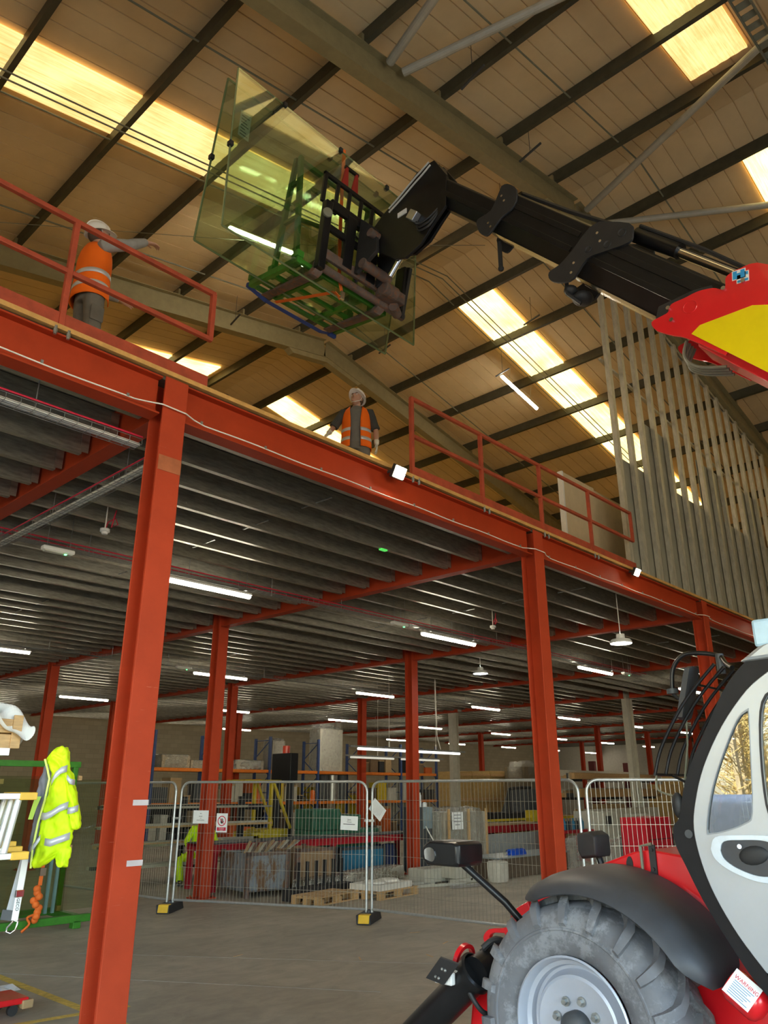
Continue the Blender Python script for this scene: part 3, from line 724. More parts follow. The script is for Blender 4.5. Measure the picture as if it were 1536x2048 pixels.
# left stabiliser leg with its sensor plate and hose
MB().cyl((4.46, 4.12, .22), (4.46, 3.42, .80), .105, n=28).build('stabiliser_leg', BLACK, TH, 40)
MB().cyl((4.46, 3.42, .80), (4.78, 3.40, .86), .10, n=24).lathe([(.11,0),(.125,.01),(.125,.05),(.11,.06)], (4.46, 3.44, .785), (0, -.77, .64), 24).build('leg_socket', BLACK, TH, 40)
MB().lathe([(.075,.03),(.075,0),(.10,.0),(.10,.03),(.075,.03)], (4.52, 3.54, .85), (0, 1, .25), 24).build('leg_collar', MRED, TH, 40)
Rp = Matrix.Rotation(R(-26), 3, 'X') @ Matrix.Rotation(R(-38), 3, 'Y')
MB().prism([(4.30,3.70,.76),(4.27,3.55,.90),(4.27,3.40,.88),(4.30,3.55,.74)], (.012,0,.006)).build('sensor_plate', BLACKM, TH, bevel=.003)
sp = MB()
for k in ((3.545,.835),(3.52,.83),(3.60,.785),(3.575,.78)): sp.ell((4.282,*k), .010, 8, 5)
sp.build('sensor_bolt', GALV, TH)
MB().box((4.315, 3.50, .74), (4.36, 3.64, .81)).build('sensor_block', WHITE, TH, bevel=.008)
MB().tube(smoothline([(4.38,3.52,.83),(4.40,3.47,.80),(4.40,3.42,.70),(4.45,3.36,.60),(4.60,3.34,.55)], 5), .016, 8).build('sensor_hose', BLACKM, TH, 40)
MB().cyl((4.385,3.525,.825), (4.40,3.48,.80), .02, n=10).build('hose_fitting', WHITE, TH)
MB().tube(smoothline([(4.55,3.42,.93),(4.62,3.36,.98),(4.75,3.30,.93),(4.85,3.2,.95)], 5), .022, 8).tube(smoothline([(4.57,3.45,.90),(4.66,3.38,.95),(4.80,3.32,.88),(4.88,3.2,.9)], 5), .02, 8).build('hydraulic_hose', BLACKM, TH, 40)
# work lamp box on its slanted arm
m = MB(); rings = []
yc, zc = 3.52, 1.505
for x, s in ((4.25,.86),(4.27,.98),(4.32,1.0),(4.50,1.0),(4.53,.9)):
    w, h = .16*s, .076*s
    rings.append([V((x, yc+a*w, zc+b*h)) for a, b in ((-1,-.7),(-.85,-1),(.75,-1),(1,-.6),(1,.55),(.6,1),(-.8,1),(-1,.75))])
m.loft(rings).build('lamp_housing', BLACK, TH, 30, bevel=.006)
plate('lamp_lens', sl2([(3.64,1.47),(3.645,1.52),(3.61,1.54),(3.565,1.53),(3.555,1.48),(3.58,1.455),(3.64,1.47)],4)[:-1], 4.243, 4.256, CHROME)
MB().tube([(4.40, 3.46, 1.45), (4.52, 3.20, 1.22), (4.60, 3.08, 1.06)], .024, 10).build('lamp_arm', BLACK, TH, 40)
MB().cbox((4.68, 3.10, 1.08), (.18, .10, .09), Matrix.Rotation(R(20), 3, 'X')).cyl((4.56,3.10,1.07),(4.60,3.10,1.07),.016,n=8).build('lamp_arm_bracket', BLACKM, TH, bevel=.008)
m = MB(); rings = []
for x, s in ((5.66,.85),(5.69,1.0),(5.86,1.0),(5.90,.85)):
    rings.append([V((x, 3.24+a*.085*s, 1.505+b*.10*s)) for a, b in ((-1,-.8),(.7,-1),(1,-.5),(1,.8),(-.4,1),(-1,.7))])
m.loft(rings).build('lamp_housing', BLACKM, TH, 30, bevel=.008)
MB().tube([(5.78, 3.22, 1.46), (5.78, 3.16, 1.28), (5.72, 3.05, 1.12)], .024, 8).build('lamp_arm', BLACK, TH, 40)
# ---- cab
so = [(1.35,2.50),(1.48,2.41),(1.64,2.23),(1.77,2.02),(1.84,1.84),(1.868,1.70),(1.85,1.54),(1.80,1.38),(1.71,1.21),(1.60,1.06)]
so = sl2(so, 4)
po = sl2([(1.33,2.63),(1.46,2.565),(1.59,2.44),(1.72,2.24),(1.83,2.06),(1.90,1.91),(1.945,1.76),(1.985,1.71),(1.985,1.62),(1.945,1.52),(1.87,1.35),(1.76,1.16),(1.67,1.02),(1.58,.92)], 4)
cx0, cx1 = 4.43, 5.10
PILB = mat('pillar_black', (.012, .012, .014), .42, var=.2, spec=.18)
plate('cab_pillar', po + list(reversed(so)), cx0, cx0+.09, PILB, bevel=.012)
plate('cab_pillar', po + list(reversed(so)), cx1-.09, cx1, PILB, bevel=.012)
door = so + [(1.2,.78),(.75,.72),(.62,.8),(.60,2.45),(.68,2.56),(1.2,2.56)]
h1 = sl2([(1.488,2.30),(1.555,2.25),(1.67,2.05),(1.75,1.87),(1.795,1.70),(1.77,1.685),(1.68,1.705),(1.59,1.74),(1.548,1.79),(1.515,2.05),(1.488,2.30)], 3)[:-1]
h2 = sl2([(1.25,2.42),(1.38,2.37),(1.435,2.22),(1.465,1.90),(1.44,1.75),(1.3,1.70),(.9,1.69),(.72,1.78),(.70,2.3),(.80,2.42),(1.25,2.42)], 3)[:-1]
D = plate('door', door, cx0-.012, cx0+.04, SILVER, holes=[h1, h2], bevel=.006)
plate('door_window', h1, cx0+.002, cx0+.008, CABG, D); plate('door_window', h2, cx0+.002, cx0+.008, CABG, D)
def ring_of(poly, k):
    cy = sum(p[0] for p in poly)/len(poly); cz = sum(p[1] for p in poly)/len(poly)
    return [(cy+(a-cy)*k, cz+(b-cz)*k) for a, b in poly]
plate('window_seal', ring_of(h2, 1.03), cx0-.016, cx0-.008, BLACKM, D, holes=[h2]); plate('window_seal', ring_of(h1, 1.035), cx0-.015, cx0-.009, mat('seal_grey', (.3,.32,.34), .5), D, holes=[h1])
hz = sl2([(1.735,1.60),(1.71,1.645),(1.62,1.655),(1.50,1.655),(1.43,1.62),(1.42,1.55),(1.47,1.50),(1.56,1.49),(1.66,1.52),(1.72,1.56),(1.735,1.60)], 4)[:-1]
plate('handle_surround', ring_of(hz, 1.32), cx0-.026, cx0-.010, mat('silver_pale', (.60,.68,.76), .3, .25), D, holes=[hz], bevel=.008)
plate('handle_recess', hz, cx0-.016, cx0-.008, RUBBER, D)
MB().ell((cx0-.02, 1.57, 1.585), (.014, .075, .045), 16, 8, Matrix.Rotation(R(-12), 3, 'X')).build('door_handle', BLACKM, D, 60)
MB().cyl((cx0-.034, 1.63, 1.625), (cx0-.02, 1.63, 1.625), .012, n=12).build('key_lock', CHROME, D)
# cab roof, floor box, back, glass and seat
rings = [[V((x, y, z)) for y, z in ((1.50,2.56),(1.36,2.65),(1.2,2.70),(.2,2.72),(-.1,2.66),(-.1,2.58),(1.2,2.57))] for x in (cx0-.02, cx1+.02)]
MB().loft(rings).build('cab_roof', SILVER, TH, bevel=.02)
MB().box((cx0-.02, 1.02, 2.63), (cx0+.12, 1.40, 2.78)).build('roof_lamp', mat('pale_blue_lens', (.45, .65, .8), .2), TH, bevel=.015)
MB().prism([(cx0+.02, 1.55, .86), (cx0+.02, .6, .74), (cx0+.02, -.1, .74), (cx0+.02, -.1, 1.1), (cx0+.02, 1.64, 1.06)], (cx1-cx0-.04, 0, 0)).build('cab_floor', BLACKM, TH)
plate('cab_rear_pillar', [(-.1,1.0),(.62,.8),(.60,2.58),(-.1,2.58)], cx0, cx0+.05, BLACKM, holes=[[(.05,1.6),(.5,1.6),(.5,2.45),(.05,2.45)]])
gl = [[V((x, a, b)) for a, b in po[4:36]] for x in (cx0+.08, cx1-.08)]
MB().loft([[p for p in g] for g in gl], False, False).build('windscreen', CABG, TH, 60)
MB().box((4.55, .35, 1.1), (5.0, .85, 1.35)).box((4.55, .25, 1.3), (5.0, .42, 2.1)).build('seat', BLACKM, TH, bevel=.04)
MB().tube([(4.78, 1.5, 1.1), (4.78, 1.35, 1.55)], .03, 8).lathe([(.17,-.012),(.185,0),(.17,.012)], (4.78, 1.32, 1.60), (0, -.4, 1), 24).build('steering_wheel', BLACKM, TH, 40)
# guard bars in front of the windscreen
gc = smoothline([(0,2.115,1.985),(0,2.06,2.13),(0,1.94,2.315),(0,1.825,2.45),(0,1.68,2.585)], 6)
for x in (4.555, 4.70, 4.86, 5.02):
    MB().tube([V((x, p.y, p.z)) for p in gc], .0105, 8).build('guard_bar', BLACK, TH, 40)
MB().tube([(4.55,2.115,1.985),(5.03,2.115,1.985)], .009, 8).build('guard_crossbar', BLACK, TH, 40)
MB().tube([(4.55,1.80,2.48),(5.03,1.80,2.48)], .007, 8).build('guard_crossbar', BLACK, TH, 40)
MB().tube([(4.78,2.115,1.985),(4.78,1.94,1.90)], .008, 8).build('guard_stay', BLACK, TH, 40)
MB().tube(smoothline([(4.56,2.11,1.98),(4.50,2.08,1.90),(4.46,1.98,1.87)],4), .006, 6).build('washer_hose', STEELG, TH, 40)
MB().ell((4.46, 1.955, 1.82), (.03, .035, .07), 12, 8).build('lower_bracket', BLACKM, TH, 60)
MB().cyl((4.42, 1.90, 1.675), (4.43, 1.90, 1.675), .022, n=16).build('bracket_bolt', DGREY, TH)
# mirror on its bent arm
MB().tube(smoothline([(4.60,1.60,2.56),(4.68,1.66,2.60),(4.75,1.72,2.66),(4.75,1.84,2.69),(4.75,1.94,2.685),(4.75,2.01,2.61),(4.75,2.03,2.49)], 5), .014, 10).build('mirror_arm', BLACK, TH, 40)
MB().cyl((4.75,1.715,2.55),(4.75,1.715,2.67),.024,n=14).build('mirror_clamp', DGREY, TH, 40)
MB().cyl((4.75,2.03,2.46),(4.75,2.03,2.49),.035,n=14).build('mirror_clamp', DGREY, TH, 40)
m = MB(); rings = []
for u, s in ((-1,.55),(-.92,.9),(-.6,1),(.6,1),(.92,.9),(1,.55)):
    c = V((4.75, 1.935-.045*u, 2.455+.155*u)); w = .075*s; d = .028*s
    rings.append([c+V((w*a, d*b, 0)) for a, b in ((-1,-.6),(-.7,-1),(.7,-1),(1,-.6),(1,.6),(.7,1),(-.7,1),(-1,.6))])
m.loft(rings).build('mirror_housing', RUBBER, TH, 40)
MB().tube([(4.75,2.03,2.46),(4.75,1.97,2.40)], .01, 6).build('mirror_stem', BLACKM, TH)
MB().tube([(4.78,1.98,2.30),(4.80,2.0,2.16),(4.84,2.07,1.92)], .006, 6).build('wiper_arm', STEELG, TH)
# document canister with its warning sheet
cq = V((4.50, 1.745, .93))
ax = V((.0, -.62, -.45)).normalized()
MB().lathe([(.001,-.085),(.07,-.083),(.085,-.06),(.085,.07),(.07,.095),(.04,.11),(.001,.115)], cq, ax, 24).build('document_canister', MRED, TH, 50)
n = V((-.86, .0, .51)); n = (n-ax*n.dot(ax)).normalized()
xl = ax; yl = n.cross(xl)
M0 = basis(cq + n*.0875, xl, yl)
sh = MB(M0).box((-.075,-.065,0), (.065,.065,.0015)).build('warning_sheet', PAPER, TH)
lettering('warning_text', 'WARNING', .026, M0 @ Matrix.Translation((0,.03,.002)), SIGNRED, sh)
q = MB(M0)
for k in range(7): q.box((-.055,.012-.011*k,.0015), (.05-.012*(k % 3),.0155-.011*k,.0022))
q.build('small_print', mat('print_blue', (.12,.3,.45), .7), sh)
# ---- boom, described along its axis (48 degrees) and across it
BA = R(48); bd = V((0, math.cos(BA), math.sin(BA))); bu = V((0, -math.sin(BA), math.cos(BA)))
def bp(al, u, x=0): return bd*al + bu*u + V((x, 0, 0))
def bsec(name, a0, a1, x0, x1, ub, ut, m, ch=.09, bevel=.01):
    xm = (x0+x1)/2
    poly = [(x0, ut-.02), (x0, ub+ch*1.5), (x0+ch, ub), (x1-ch, ub), (x1, ub+ch*1.5), (x1, ut-.02), (x1-.03, ut), (x0+.03, ut)]
    return MB().loft([[bp(a, u, x) for x, u in poly] for a in (a0, a1)]).build(name, m, TH, bevel=bevel)
bsec('boom_outer', .9, 4.86, 5.10, 5.56, 2.09, 2.74, MRED)
bsec('boom_section', 4.6, 6.45, 5.15, 5.51, 2.15, 2.56, BLACK)
bsec('boom_section', 6.3, 7.72, 5.17, 5.49, 2.17, 2.58, BLACK)
bsec('boom_section', 7.6, 8.95, 5.19, 5.47, 2.18, 2.45, BLACK, .06)
def bplate(name, pts, x0, x1, m, bevel=.006, par=TH):
    return plate(name, [((bd*a+bu*u).y, (bd*a+bu*u).z) for a, u in pts], x0, x1, m, par, bevel=bevel)
rp = sl2([(4.55,2.10),(4.90,2.085),(5.01,2.06),(5.16,2.035),(5.245,2.07),(5.205,2.14),(5.175,2.19),(5.195,2.25),(5.13,2.33),(5.07,2.41),(4.98,2.475),(4.915,2.49),(4.895,2.515),(4.94,2.575),(4.925,2.63),(4.895,2.665),(4.80,2.75),(4.55,2.78)], 3)
bplate('boom_end_plate', rp, 5.078, 5.102, MRED); bplate('boom_end_plate', rp, 5.558, 5.582, MRED)
st = bplate('yellow_panel', [(4.885,2.125),(4.872,2.205),(4.62,2.475),(4.50,2.53),(3.2,2.55),(3.2,2.125)], 5.0735, 5.079, YEL, 0)
for a, u in ((5.19,2.215),(4.895,2.50),(5.10,2.15),(4.80,2.60)):
    p = bp(a, u, 5.06); MB().cyl(p, p+V((.02,0,0)), .016, n=12).build('bolt', CHROME, TH)
MB().lathe([(.048,0),(.05,.004),(.053,0)], bp(5.04,2.29,5.078), (-1,0,0), 24).build('stamped_ring', MRED, TH)
bplate('wear_pad_plate', [(5.02,2.50),(5.13,2.41),(5.30,2.20),(5.26,2.12),(5.2,2.07),(4.9,2.4)], 5.102, 5.125, BLACKM)
# the blue and white maker's mark on the red plate: an H over an offset block
lo = bp(4.855, 2.618, 5.0765); lx = (bd*-.78 - bu*.62); ly = (bu*.78 - bd*.62)*.9
Ml = basis(lo, V((0, -.62, .2)).normalized(), V((0, .25, .97)))
def logo(z, sc, polys, m, name):
    q = MB(Ml)
    for p in polys: q.prism([(a*sc, b*sc, z) for a, b in p], (0, 0, .0012))
    return q.build(name, m, TH)
s_ = .0205
Ml = basis(lo, V((0, -.80, -.10)), V((0, .42, .9)))
logo(0, s_, [[(-2.3,-1.1),(2.3,-1.1),(2.3,2.6),(-2.3,2.6)], [(-.8,-2.8),(3.4,-2.8),(3.4,1.3),(-.8,1.3)]], PAPER, 'logo_ground')
logo(.0013, s_, [[(-2,-.8),(-.6,-.8),(-.6,.4),(.6,.4),(.6,-.8),(2,-.8),(2,2.3),(.6,2.3),(.6,1.3),(-.6,1.3),(-.6,2.3),(-2,2.3)], [(-.5,-2.5),(3.1,-2.5),(3.1,-1.6),(-.5,-1.6)], [(2.35,-.2),(3.1,-.2),(3.1,1.0),(2.35,1.0)]], LOGOB, 'logo_mark')
for a0_, a1_, x_, u_ in ((4.9, 6.3, 5.146, 2.44), (4.9, 6.3, 5.15, 2.31), (6.5, 7.6, 5.166, 2.46), (6.5, 7.6, 5.17, 2.32), (7.75, 8.6, 5.187, 2.30)):
    MB().bar(bp(a0_, u_, x_), bp(a1_, u_, x_), .016, .05, bu).build('boom_rib', BLACK, TH, bevel=.004)
# boom collars
c1 = sl2([(6.354,2.612),(6.067,2.69),(5.972,2.63),(5.950,2.55),(6.10,2.42),(6.231,2.30),(6.235,2.108),(6.33,2.03),(6.45,2.005),(6.52,2.06),(6.464,2.16),(6.436,2.297),(6.42,2.52),(6.354,2.612)], 3)[:-1]
k1 = bplate('boom_collar', c1, 5.125, 5.15, BLACKM); bplate('boom_collar', c1, 5.51, 5.535, BLACKM)
c2_ = sl2([(7.761,2.573),(7.70,2.615),(7.542,2.60),(7.435,2.46),(7.50,2.30),(7.525,2.117),(7.60,2.09),(7.694,2.108),(7.797,2.19),(7.70,2.33),(7.761,2.573)], 3)[:-1]
bplate('boom_collar', c2_, 5.145, 5.17, BLACKM); bplate('boom_collar', c2_, 5.49, 5.515, BLACKM)
for a, u, x in ((6.30,2.52,5.12),(6.22,2.47,5.12),(6.33,2.22,5.12),(6.29,2.14,5.12),(7.67,2.49,5.14),(7.60,2.46,5.14),(7.62,2.21,5.14),(7.56,2.19,5.14)):
    p = bp(a, u, x); MB().cyl(p, p+V((.012,0,0)), .013, n=10).build('bolt', CHROME, TH)
for a, u, r in ((6.07,2.60,.04),(6.28,2.37,.032),(6.13,2.47,.036)):
    MB().lathe([(r*.6,0),(r*.9,.006),(r,.0)], bp(a,u,5.124), (-1,0,0), 18).build('pin_boss', BLACKM, TH, 40)
# wear strip edge, extension cylinder and hoses on top, hose reel underneath
MB().loft([[bp(a, u, x) for x, u in ((5.235,2.15),(5.30,2.138),(5.40,2.138),(5.40,2.15))] for a in (5.15, 6.3)]).build('wear_strip', mat('bare_steel_strip', (.55,.5,.4), .25, .9), TH)
MB().loft([[bp(a, u, x) for x, u in ((5.235,2.17),(5.30,2.16),(5.40,2.16),(5.40,2.17))] for a in (6.5, 7.55)]).build('wear_strip', mat('bare_steel_strip', (.55,.5,.4), .25, .9), TH)
MB().cyl(bp(6.1,2.68,5.33), bp(5.62,2.69,5.33), .066, n=18).build('extension_cylinder', BLACK, TH, 40)
MB().cyl(bp(5.66,2.685,5.33), bp(4.7,2.70,5.33), .042, n=18).build('extension_rod', CHROME, TH, 40)
for k in range(3): MB().tube([bp(6.1,2.75+.01*k,5.30+.05*k), bp(5.4,2.765+.01*k,5.30+.05*k), bp(4.75,2.74+.01*k,5.30+.05*k)], .016, 6).build('boom_hose', BLACKM, TH, 40)
MB().tube([bp(7.6,2.62,5.3), bp(6.9,2.64,5.3), bp(6.3,2.68,5.3)], .022, 6).build('boom_hose', BLACKM, TH, 40)
m = MB().ell(bp(6.22,2.03,5.36), (.10,.09,.055), 14, 8).ell(bp(6.33,2.03,5.30), (.08,.06,.05), 12, 6).tube([bp(6.4,2.08,5.25), bp(6.3,1.99,5.25), bp(6.15,1.98,5.3)], .02, 6)
m.build('hose_bundle', BLACKM, TH, 50)
p = bp(7.50,2.12,5.30); MB().cyl(p, p+V((0,0,-.30)), .022, n=10).ell(p+V((0,0,-.31)), (.03,.03,.03), 10, 6).build('hanging_stop', BLACKM, TH, 40)
q = MB()
for k in range(4): q.tube(smoothline([bp(4.98,2.09,5.22+.05*k), bp(4.93,1.99-.012*k,5.24+.05*k), bp(4.80,1.97,5.27+.05*k), bp(4.62,2.07,5.30+.05*k)], 5), .013, 8)
q.build('underboom_hoses', STEELG, TH, 40)
# jib head with tilt cylinder and hard pipes
head = [(4.25,8.43),(4.14,8.42),(3.98,8.12),(4.0,7.72),(4.18,7.58),(4.36,7.42),(4.58,7.36),(4.72,7.42),(5.10,7.75),(5.14,8.0),(4.93,8.14),(4.62,8.28),(4.40,8.41)]
plate('jib_head', head, 5.18, 5.215, BLACK, bevel=.006); plate('jib_head', [(a, b+(.14 if b < 8.0 else .02)) for a, b in head], 5.34, 5.375, BLACK, bevel=.006)
MB().loft([[V((x, y, z)) for y, z in ((4.25,8.38),(4.1,8.36),(4.03,8.1),(4.25,7.78),(4.7,7.9),(4.75,8.15))] for x in (5.215, 5.34)]).build('jib_web', BLACK, TH)
MB().cyl((5.28, 4.42, 7.86), (5.28, 4.66, 7.58), .055, n=16).build('tilt_cylinder', BLACKM, TH, 40)
MB().cyl((5.28, 4.64, 7.60), (5.28, 4.90, 7.34), .032, n=16).build('tilt_rod', CHROME, TH, 40)
MB().cbox((5.14, 4.42, 7.80), (.08, .13, .11), Matrix.Rotation(R(45), 3, 'X')).build('valve_block', ALU, TH, bevel=.008)
q = MB()
for k in range(3): q.tube(smoothline([(5.17,4.44-.03*k,7.76-.02*k),(5.15,4.36,7.66-.04*k),(5.15,4.22,7.66-.05*k),(5.19,4.12,7.75-.03*k)], 5), .014, 6)
q.build('jib_hoses', BLACKM, TH, 40)
for k in range(2): MB().tube(smoothline([(5.16,4.20-.02*k,8.42-.05*k),(5.155,4.32-.02*k,8.36-.06*k),(5.155,4.40,8.33-.07*k),(5.155,4.62,8.22-.06*k),(5.155,4.80,8.14-.05*k)], 4), .011, 6).build('hydraulic_pipe', mat('pipe_grey', (.55, .55, .52), .35), TH, 40)
MB().box((5.168, 4.55, 7.95), (5.18, 4.68, 8.01)).build('data_plate', PAPER, TH)
# ---- carriage, in a frame tilted back by 8 degrees about the fork shaft
CT = Matrix.Translation((5.30, 5.40, 7.40)) @ Matrix.Rotation(R(8), 4, 'X')
def cmb(): return MB(CT)
for nm, a, b in (('carriage_plate', (-.71,-.07,-.06), (-.61,.02,.80)), ('carriage_plate', (.60,-.09,.02), (.655,.06,.62))): cmb().box(a, b).build(nm, BLACK, TH, bevel=.012)
cmb().box((-.62,-.05,.74), (.45,.0,.86)).build('carriage_bar', BLACK, TH, bevel=.008)
cmb().box((-.62,-.05,.10), (.62,.0,.22)).build('carriage_bar', RUST, TH, bevel=.008)
cmb().box((-.62,-.05,.46), (.30,.0,.54)).build('carriage_bar', BLACK, TH, bevel=.008)
for x in (-.36, .02): cmb().box((x,-.06,.14), (x+.14,.0,.80)).build('carriage_upright', BLACK, TH, bevel=.008)
cmb().prism([(-.18,-.06,.85),(-.18,-.35,.60),(-.18,-.40,.30),(-.18,-.1,.12),(-.18,-.06,.12)], (.05,0,0)).prism([(.17,-.06,.85),(.17,-.35,.60),(.17,-.40,.30),(.17,-.1,.12),(.17,-.06,.12)], (.05,0,0)).build('coupling_bracket', BLACKM, TH, bevel=.006)
cmb().cyl((-.25,-.33,.52), (.28,-.33,.52), .05, n=16).cyl((-.2,-.2,.2), (.25,-.2,.2), .06, n=16).build('coupling_pin', RUST, TH, 40)
cmb().box((.22,-.20,.02), (.56,-.02,.16)).cyl((.20,-.16,.10),(.42,-.16,.10),.085,n=18).build('rotator_block', RUST, TH, 40, bevel=.01)
cmb().cyl((.45,-.12,-.02), (.62,-.02,-.02), .06, n=14).build('rusty_knuckle', RUST, TH, 40)
cmb().prism([(.66,-.12,.62),(.66,.03,.68),(.66,.10,.50),(.66,.04,.0),(.66,-.06,-.06)], (.05,0,0)).build('side_plate', BLACKM, TH, bevel=.006)
cmb().cyl((-.70,0,0), (.74,0,0), .048, n=18).build('fork_shaft', RUST, TH, 40)
# backrest grille
cmb().box((-.72,.02,1.16), (.46,.06,1.21)).box((-.72,.02,.82), (-.67,.06,1.21)).build('backrest_frame', BLACK, TH, bevel=.006)
for k in range(6): cmb().box((-.52+.19*k,.025,.76), (-.475+.19*k,.055,1.17)).build('backrest_bar', BLACK, TH, bevel=.004)
for x in (-.40, -.24):
    cmb().prism([(x-.06,.03,1.19),(x+.05,.03,1.19),(x+.018,.03,1.46),(x-.018,.03,1.46)], (0,.025,0)).build('corner_guard', mat('guard_red', (.30,.012,.01), .5), TH, bevel=.004)
cmb().box((-.43,.03,1.44), (-.21,.06,1.475)).build('guard_bar', BLACK, TH)
cmb().lathe([(.055,-.015),(.06,0),(.055,.015),(.02,.02),(.001,.02)], (-.69,-.08,.62), (-.4,-1,0), 18).build('carriage_light', STEELG, TH, 40)
# forks
for x in (-.64, .36):
    cmb().prism([(x-.06,.03,.44),(x-.06,-.02,.44),(x-.06,-.02,.0),(x-.06,.0,-.07),(x-.06,.06,-.105),(x-.06,.98,-.075),(x-.06,.98,-.055),(x-.06,.11,-.055),(x-.06,.05,-.02),(x-.06,.03,.05)], (.12,0,0)).build('fork', RUST, TH, bevel=.012)
cmb().cyl((-.2,.02,.24), (-.05,.02,.1), .02, n=10).cyl((.02,.02,.62),(-.22,.02,.66),.014,n=8).build('latch_handle', BLACKM, TH)
# ================================================================ GREEN STILLAGE ON THE FORKS
SB = Matrix.Translation((5.30, 5.40, 7.40)) @ Matrix.Rotation(R(8), 4, 'X') @ Matrix.Translation((0, 0, -.05))
ST = thing('glass_stillage', 'green steel A-frame glass stillage standing on the raised forks', 'stillage', SB @ V((0,.5,0)))
def smb(): return MB(SB)
for x in (-.86, .50): smb().box((x-.03,.08,0), (x+.03,.98,.075)).build('base_rail', GREEN, ST, bevel=.004)
for y in (.10, .34, .58, .80, .96): smb().box((-.84,y-.025,.012), (.48,y+.025,.062)).build('cross_member', GREEN, ST, bevel=.004)
for x in (-.50, .12): smb().box((x-.025,.1,.0), (x+.025,.96,.055)).build('floor_bar', GREEN, ST, bevel=.004)
tp = .50
for x in (-.78, .44):
    for y in (.25, .68):
        smb().bar((x, y, .05), (x, tp+(.04 if y > .5 else -.04), 1.62), .055, .055, (1,0,0)).build('a_frame_post', GREEN, ST, bevel=.004)
    for z, w in ((.75,.18),(1.25,.08)): smb().bar((x, tp-w/2-.03, z), (x, tp+w/2+.03, z), .04, .04).build('a_frame_tie', GREEN, ST)
    smb().box((x-.05,.21,.075), (x+.05,.29,.2)).build('post_shoe', GREEN, ST, bevel=.004); smb().box((x-.05,.64,.075), (x+.05,.72,.2)).build('post_shoe', GREEN, ST, bevel=.004)
smb().bar((-.78,tp,1.60), (.44,tp,1.60), .05, .05).build('ridge_bar', GREEN, ST)
smb().bar((-.78,.40,.75), (.44,.62,1.2), .04, .04).build('diagonal_brace', GREEN, ST)
for x in (-.86, .50): smb().box((x-.045,.07,.075), (x+.045,.13,.15)).build('corner_lug', GREEN, ST, bevel=.004); smb().box((x-.045,.93,.075), (x+.045,.99,.15)).build('corner_lug', GREEN, ST, bevel=.004)
# glass sheets leaning on the two sides
def sheet(name, label, p0, p1, q0, q1, sticker=False):
    """p0, p1: bottom corners; q0, q1: top corners"""
    t = thing(name, label, 'glass sheet', (V(p0)+V(p1))/2)
    n = (V(p1)-V(p0)).cross(V(q0)-V(p0)).normalized()
    MB().prism([p0, p1, q1, q0], n*.022).build('pane', SHEETG, t)
    EDG = mat('glass_edge', (.20, .24, .12), .2, var=.1)
    e = MB(); c = [V(p0), V(p1), V(q1), V(q0)]
    for i in range(4): e.bar(c[i]+n*.011, c[(i+1) % 4]+n*.011, .023, .008, n)
    e.build('polished_edge', EDG, t)
    for u, a, b in ((.22,q0,q1),(.52,q0,q1),(.80,q0,q1),(.5,p0,q0)):
        p = V(a).lerp(V(b), u)+n*.011; MB().cbox(p, (.05,.06,.06)).build('edge_clip', BLACKM, t, bevel=.006)
    if sticker:
        M = basis(V(q0).lerp(V(p0), .32) + (V(p1)-V(p0)).normalized()*.16 - n*.003*(1), (V(p1)-V(p0)).normalized(), (V(q0)-V(p0)))
        k = MB(M).box((-.07,-.17,-.001), (.07,.17,.001)).build('paper_label', mat('label_paper', (.62,.62,.6), .8), t)
        z = MB(M)
        for i in range(7): z.box((-.05,-.14+.04*i,-.0025), (.05-.02*(i % 3),-.13+.04*i,.0025))
        z.build('label_print', INK, k)
    return t
sheet('glass_sheet', 'nearer greenish glass sheet on the stillage, bearing a paper label', (3.445,5.53,7.275), (6.38,5.53,7.215), (3.405,5.412,9.285), (6.34,5.412,9.21), True)
sheet('glass_sheet', 'farther greenish glass sheet leaning back on the stillage, lower at the left', (3.50,6.14,7.47), (6.50,6.14,7.40), (3.49,5.74,9.47), (6.5,5.74,9.42))
# straps
def strap(name, label, pts, w, m, upv=(1,0,0), th=.006):
    o = MB()
    for a, b in zip(pts[:-1], pts[1:]): o.bar(a, b, w, th, upv)
    return tag(o.build(name, m), label, 'strap')
nx = lambda a, b, c: CT @ V((a, b, c))
o = strap('ratchet_strap', 'orange ratchet strap over the top edge of the glass, down to the fork shaft', [nx(-.30,.58,1.95), nx(-.30,.27,1.895), nx(-.30,.21,1.3), nx(-.29,.14,.6), nx(-.28,.07,.05), nx(-.22,.06,-.12)], .05, STRAP, (0,1,0))
MB(CT).cbox((-.22,.05,-.15), (.06,.03,.10)).build('ratchet', CHROME, o, bevel=.005)
strap('ratchet_strap', 'orange strap crossing under the stillage base from near to far', [nx(-.22,.07,-.19), nx(-.30,.10,-.13), nx(-.42,.55,-.115), nx(-.52,.92,-.1)], .05, STRAP, (0,0,1))
o = strap('ratchet_strap', 'dark blue strap along the far edge of the stillage base', [nx(-.88,1.02,-.02), nx(-.6,1.01,-.09), nx(.3,1.01,-.10), nx(.50,1.02,-.04)], .06, BSTRAP, (0,0,1))
MB(CT).cbox((.50,1.03,-.03), (.12,.05,.10)).build('ratchet', BSTRAP, o, bevel=.01)
MB(CT).cbox((-.82,1.03,0), (.12,.05,.05)).build('hook', BSTRAP, o, bevel=.01)
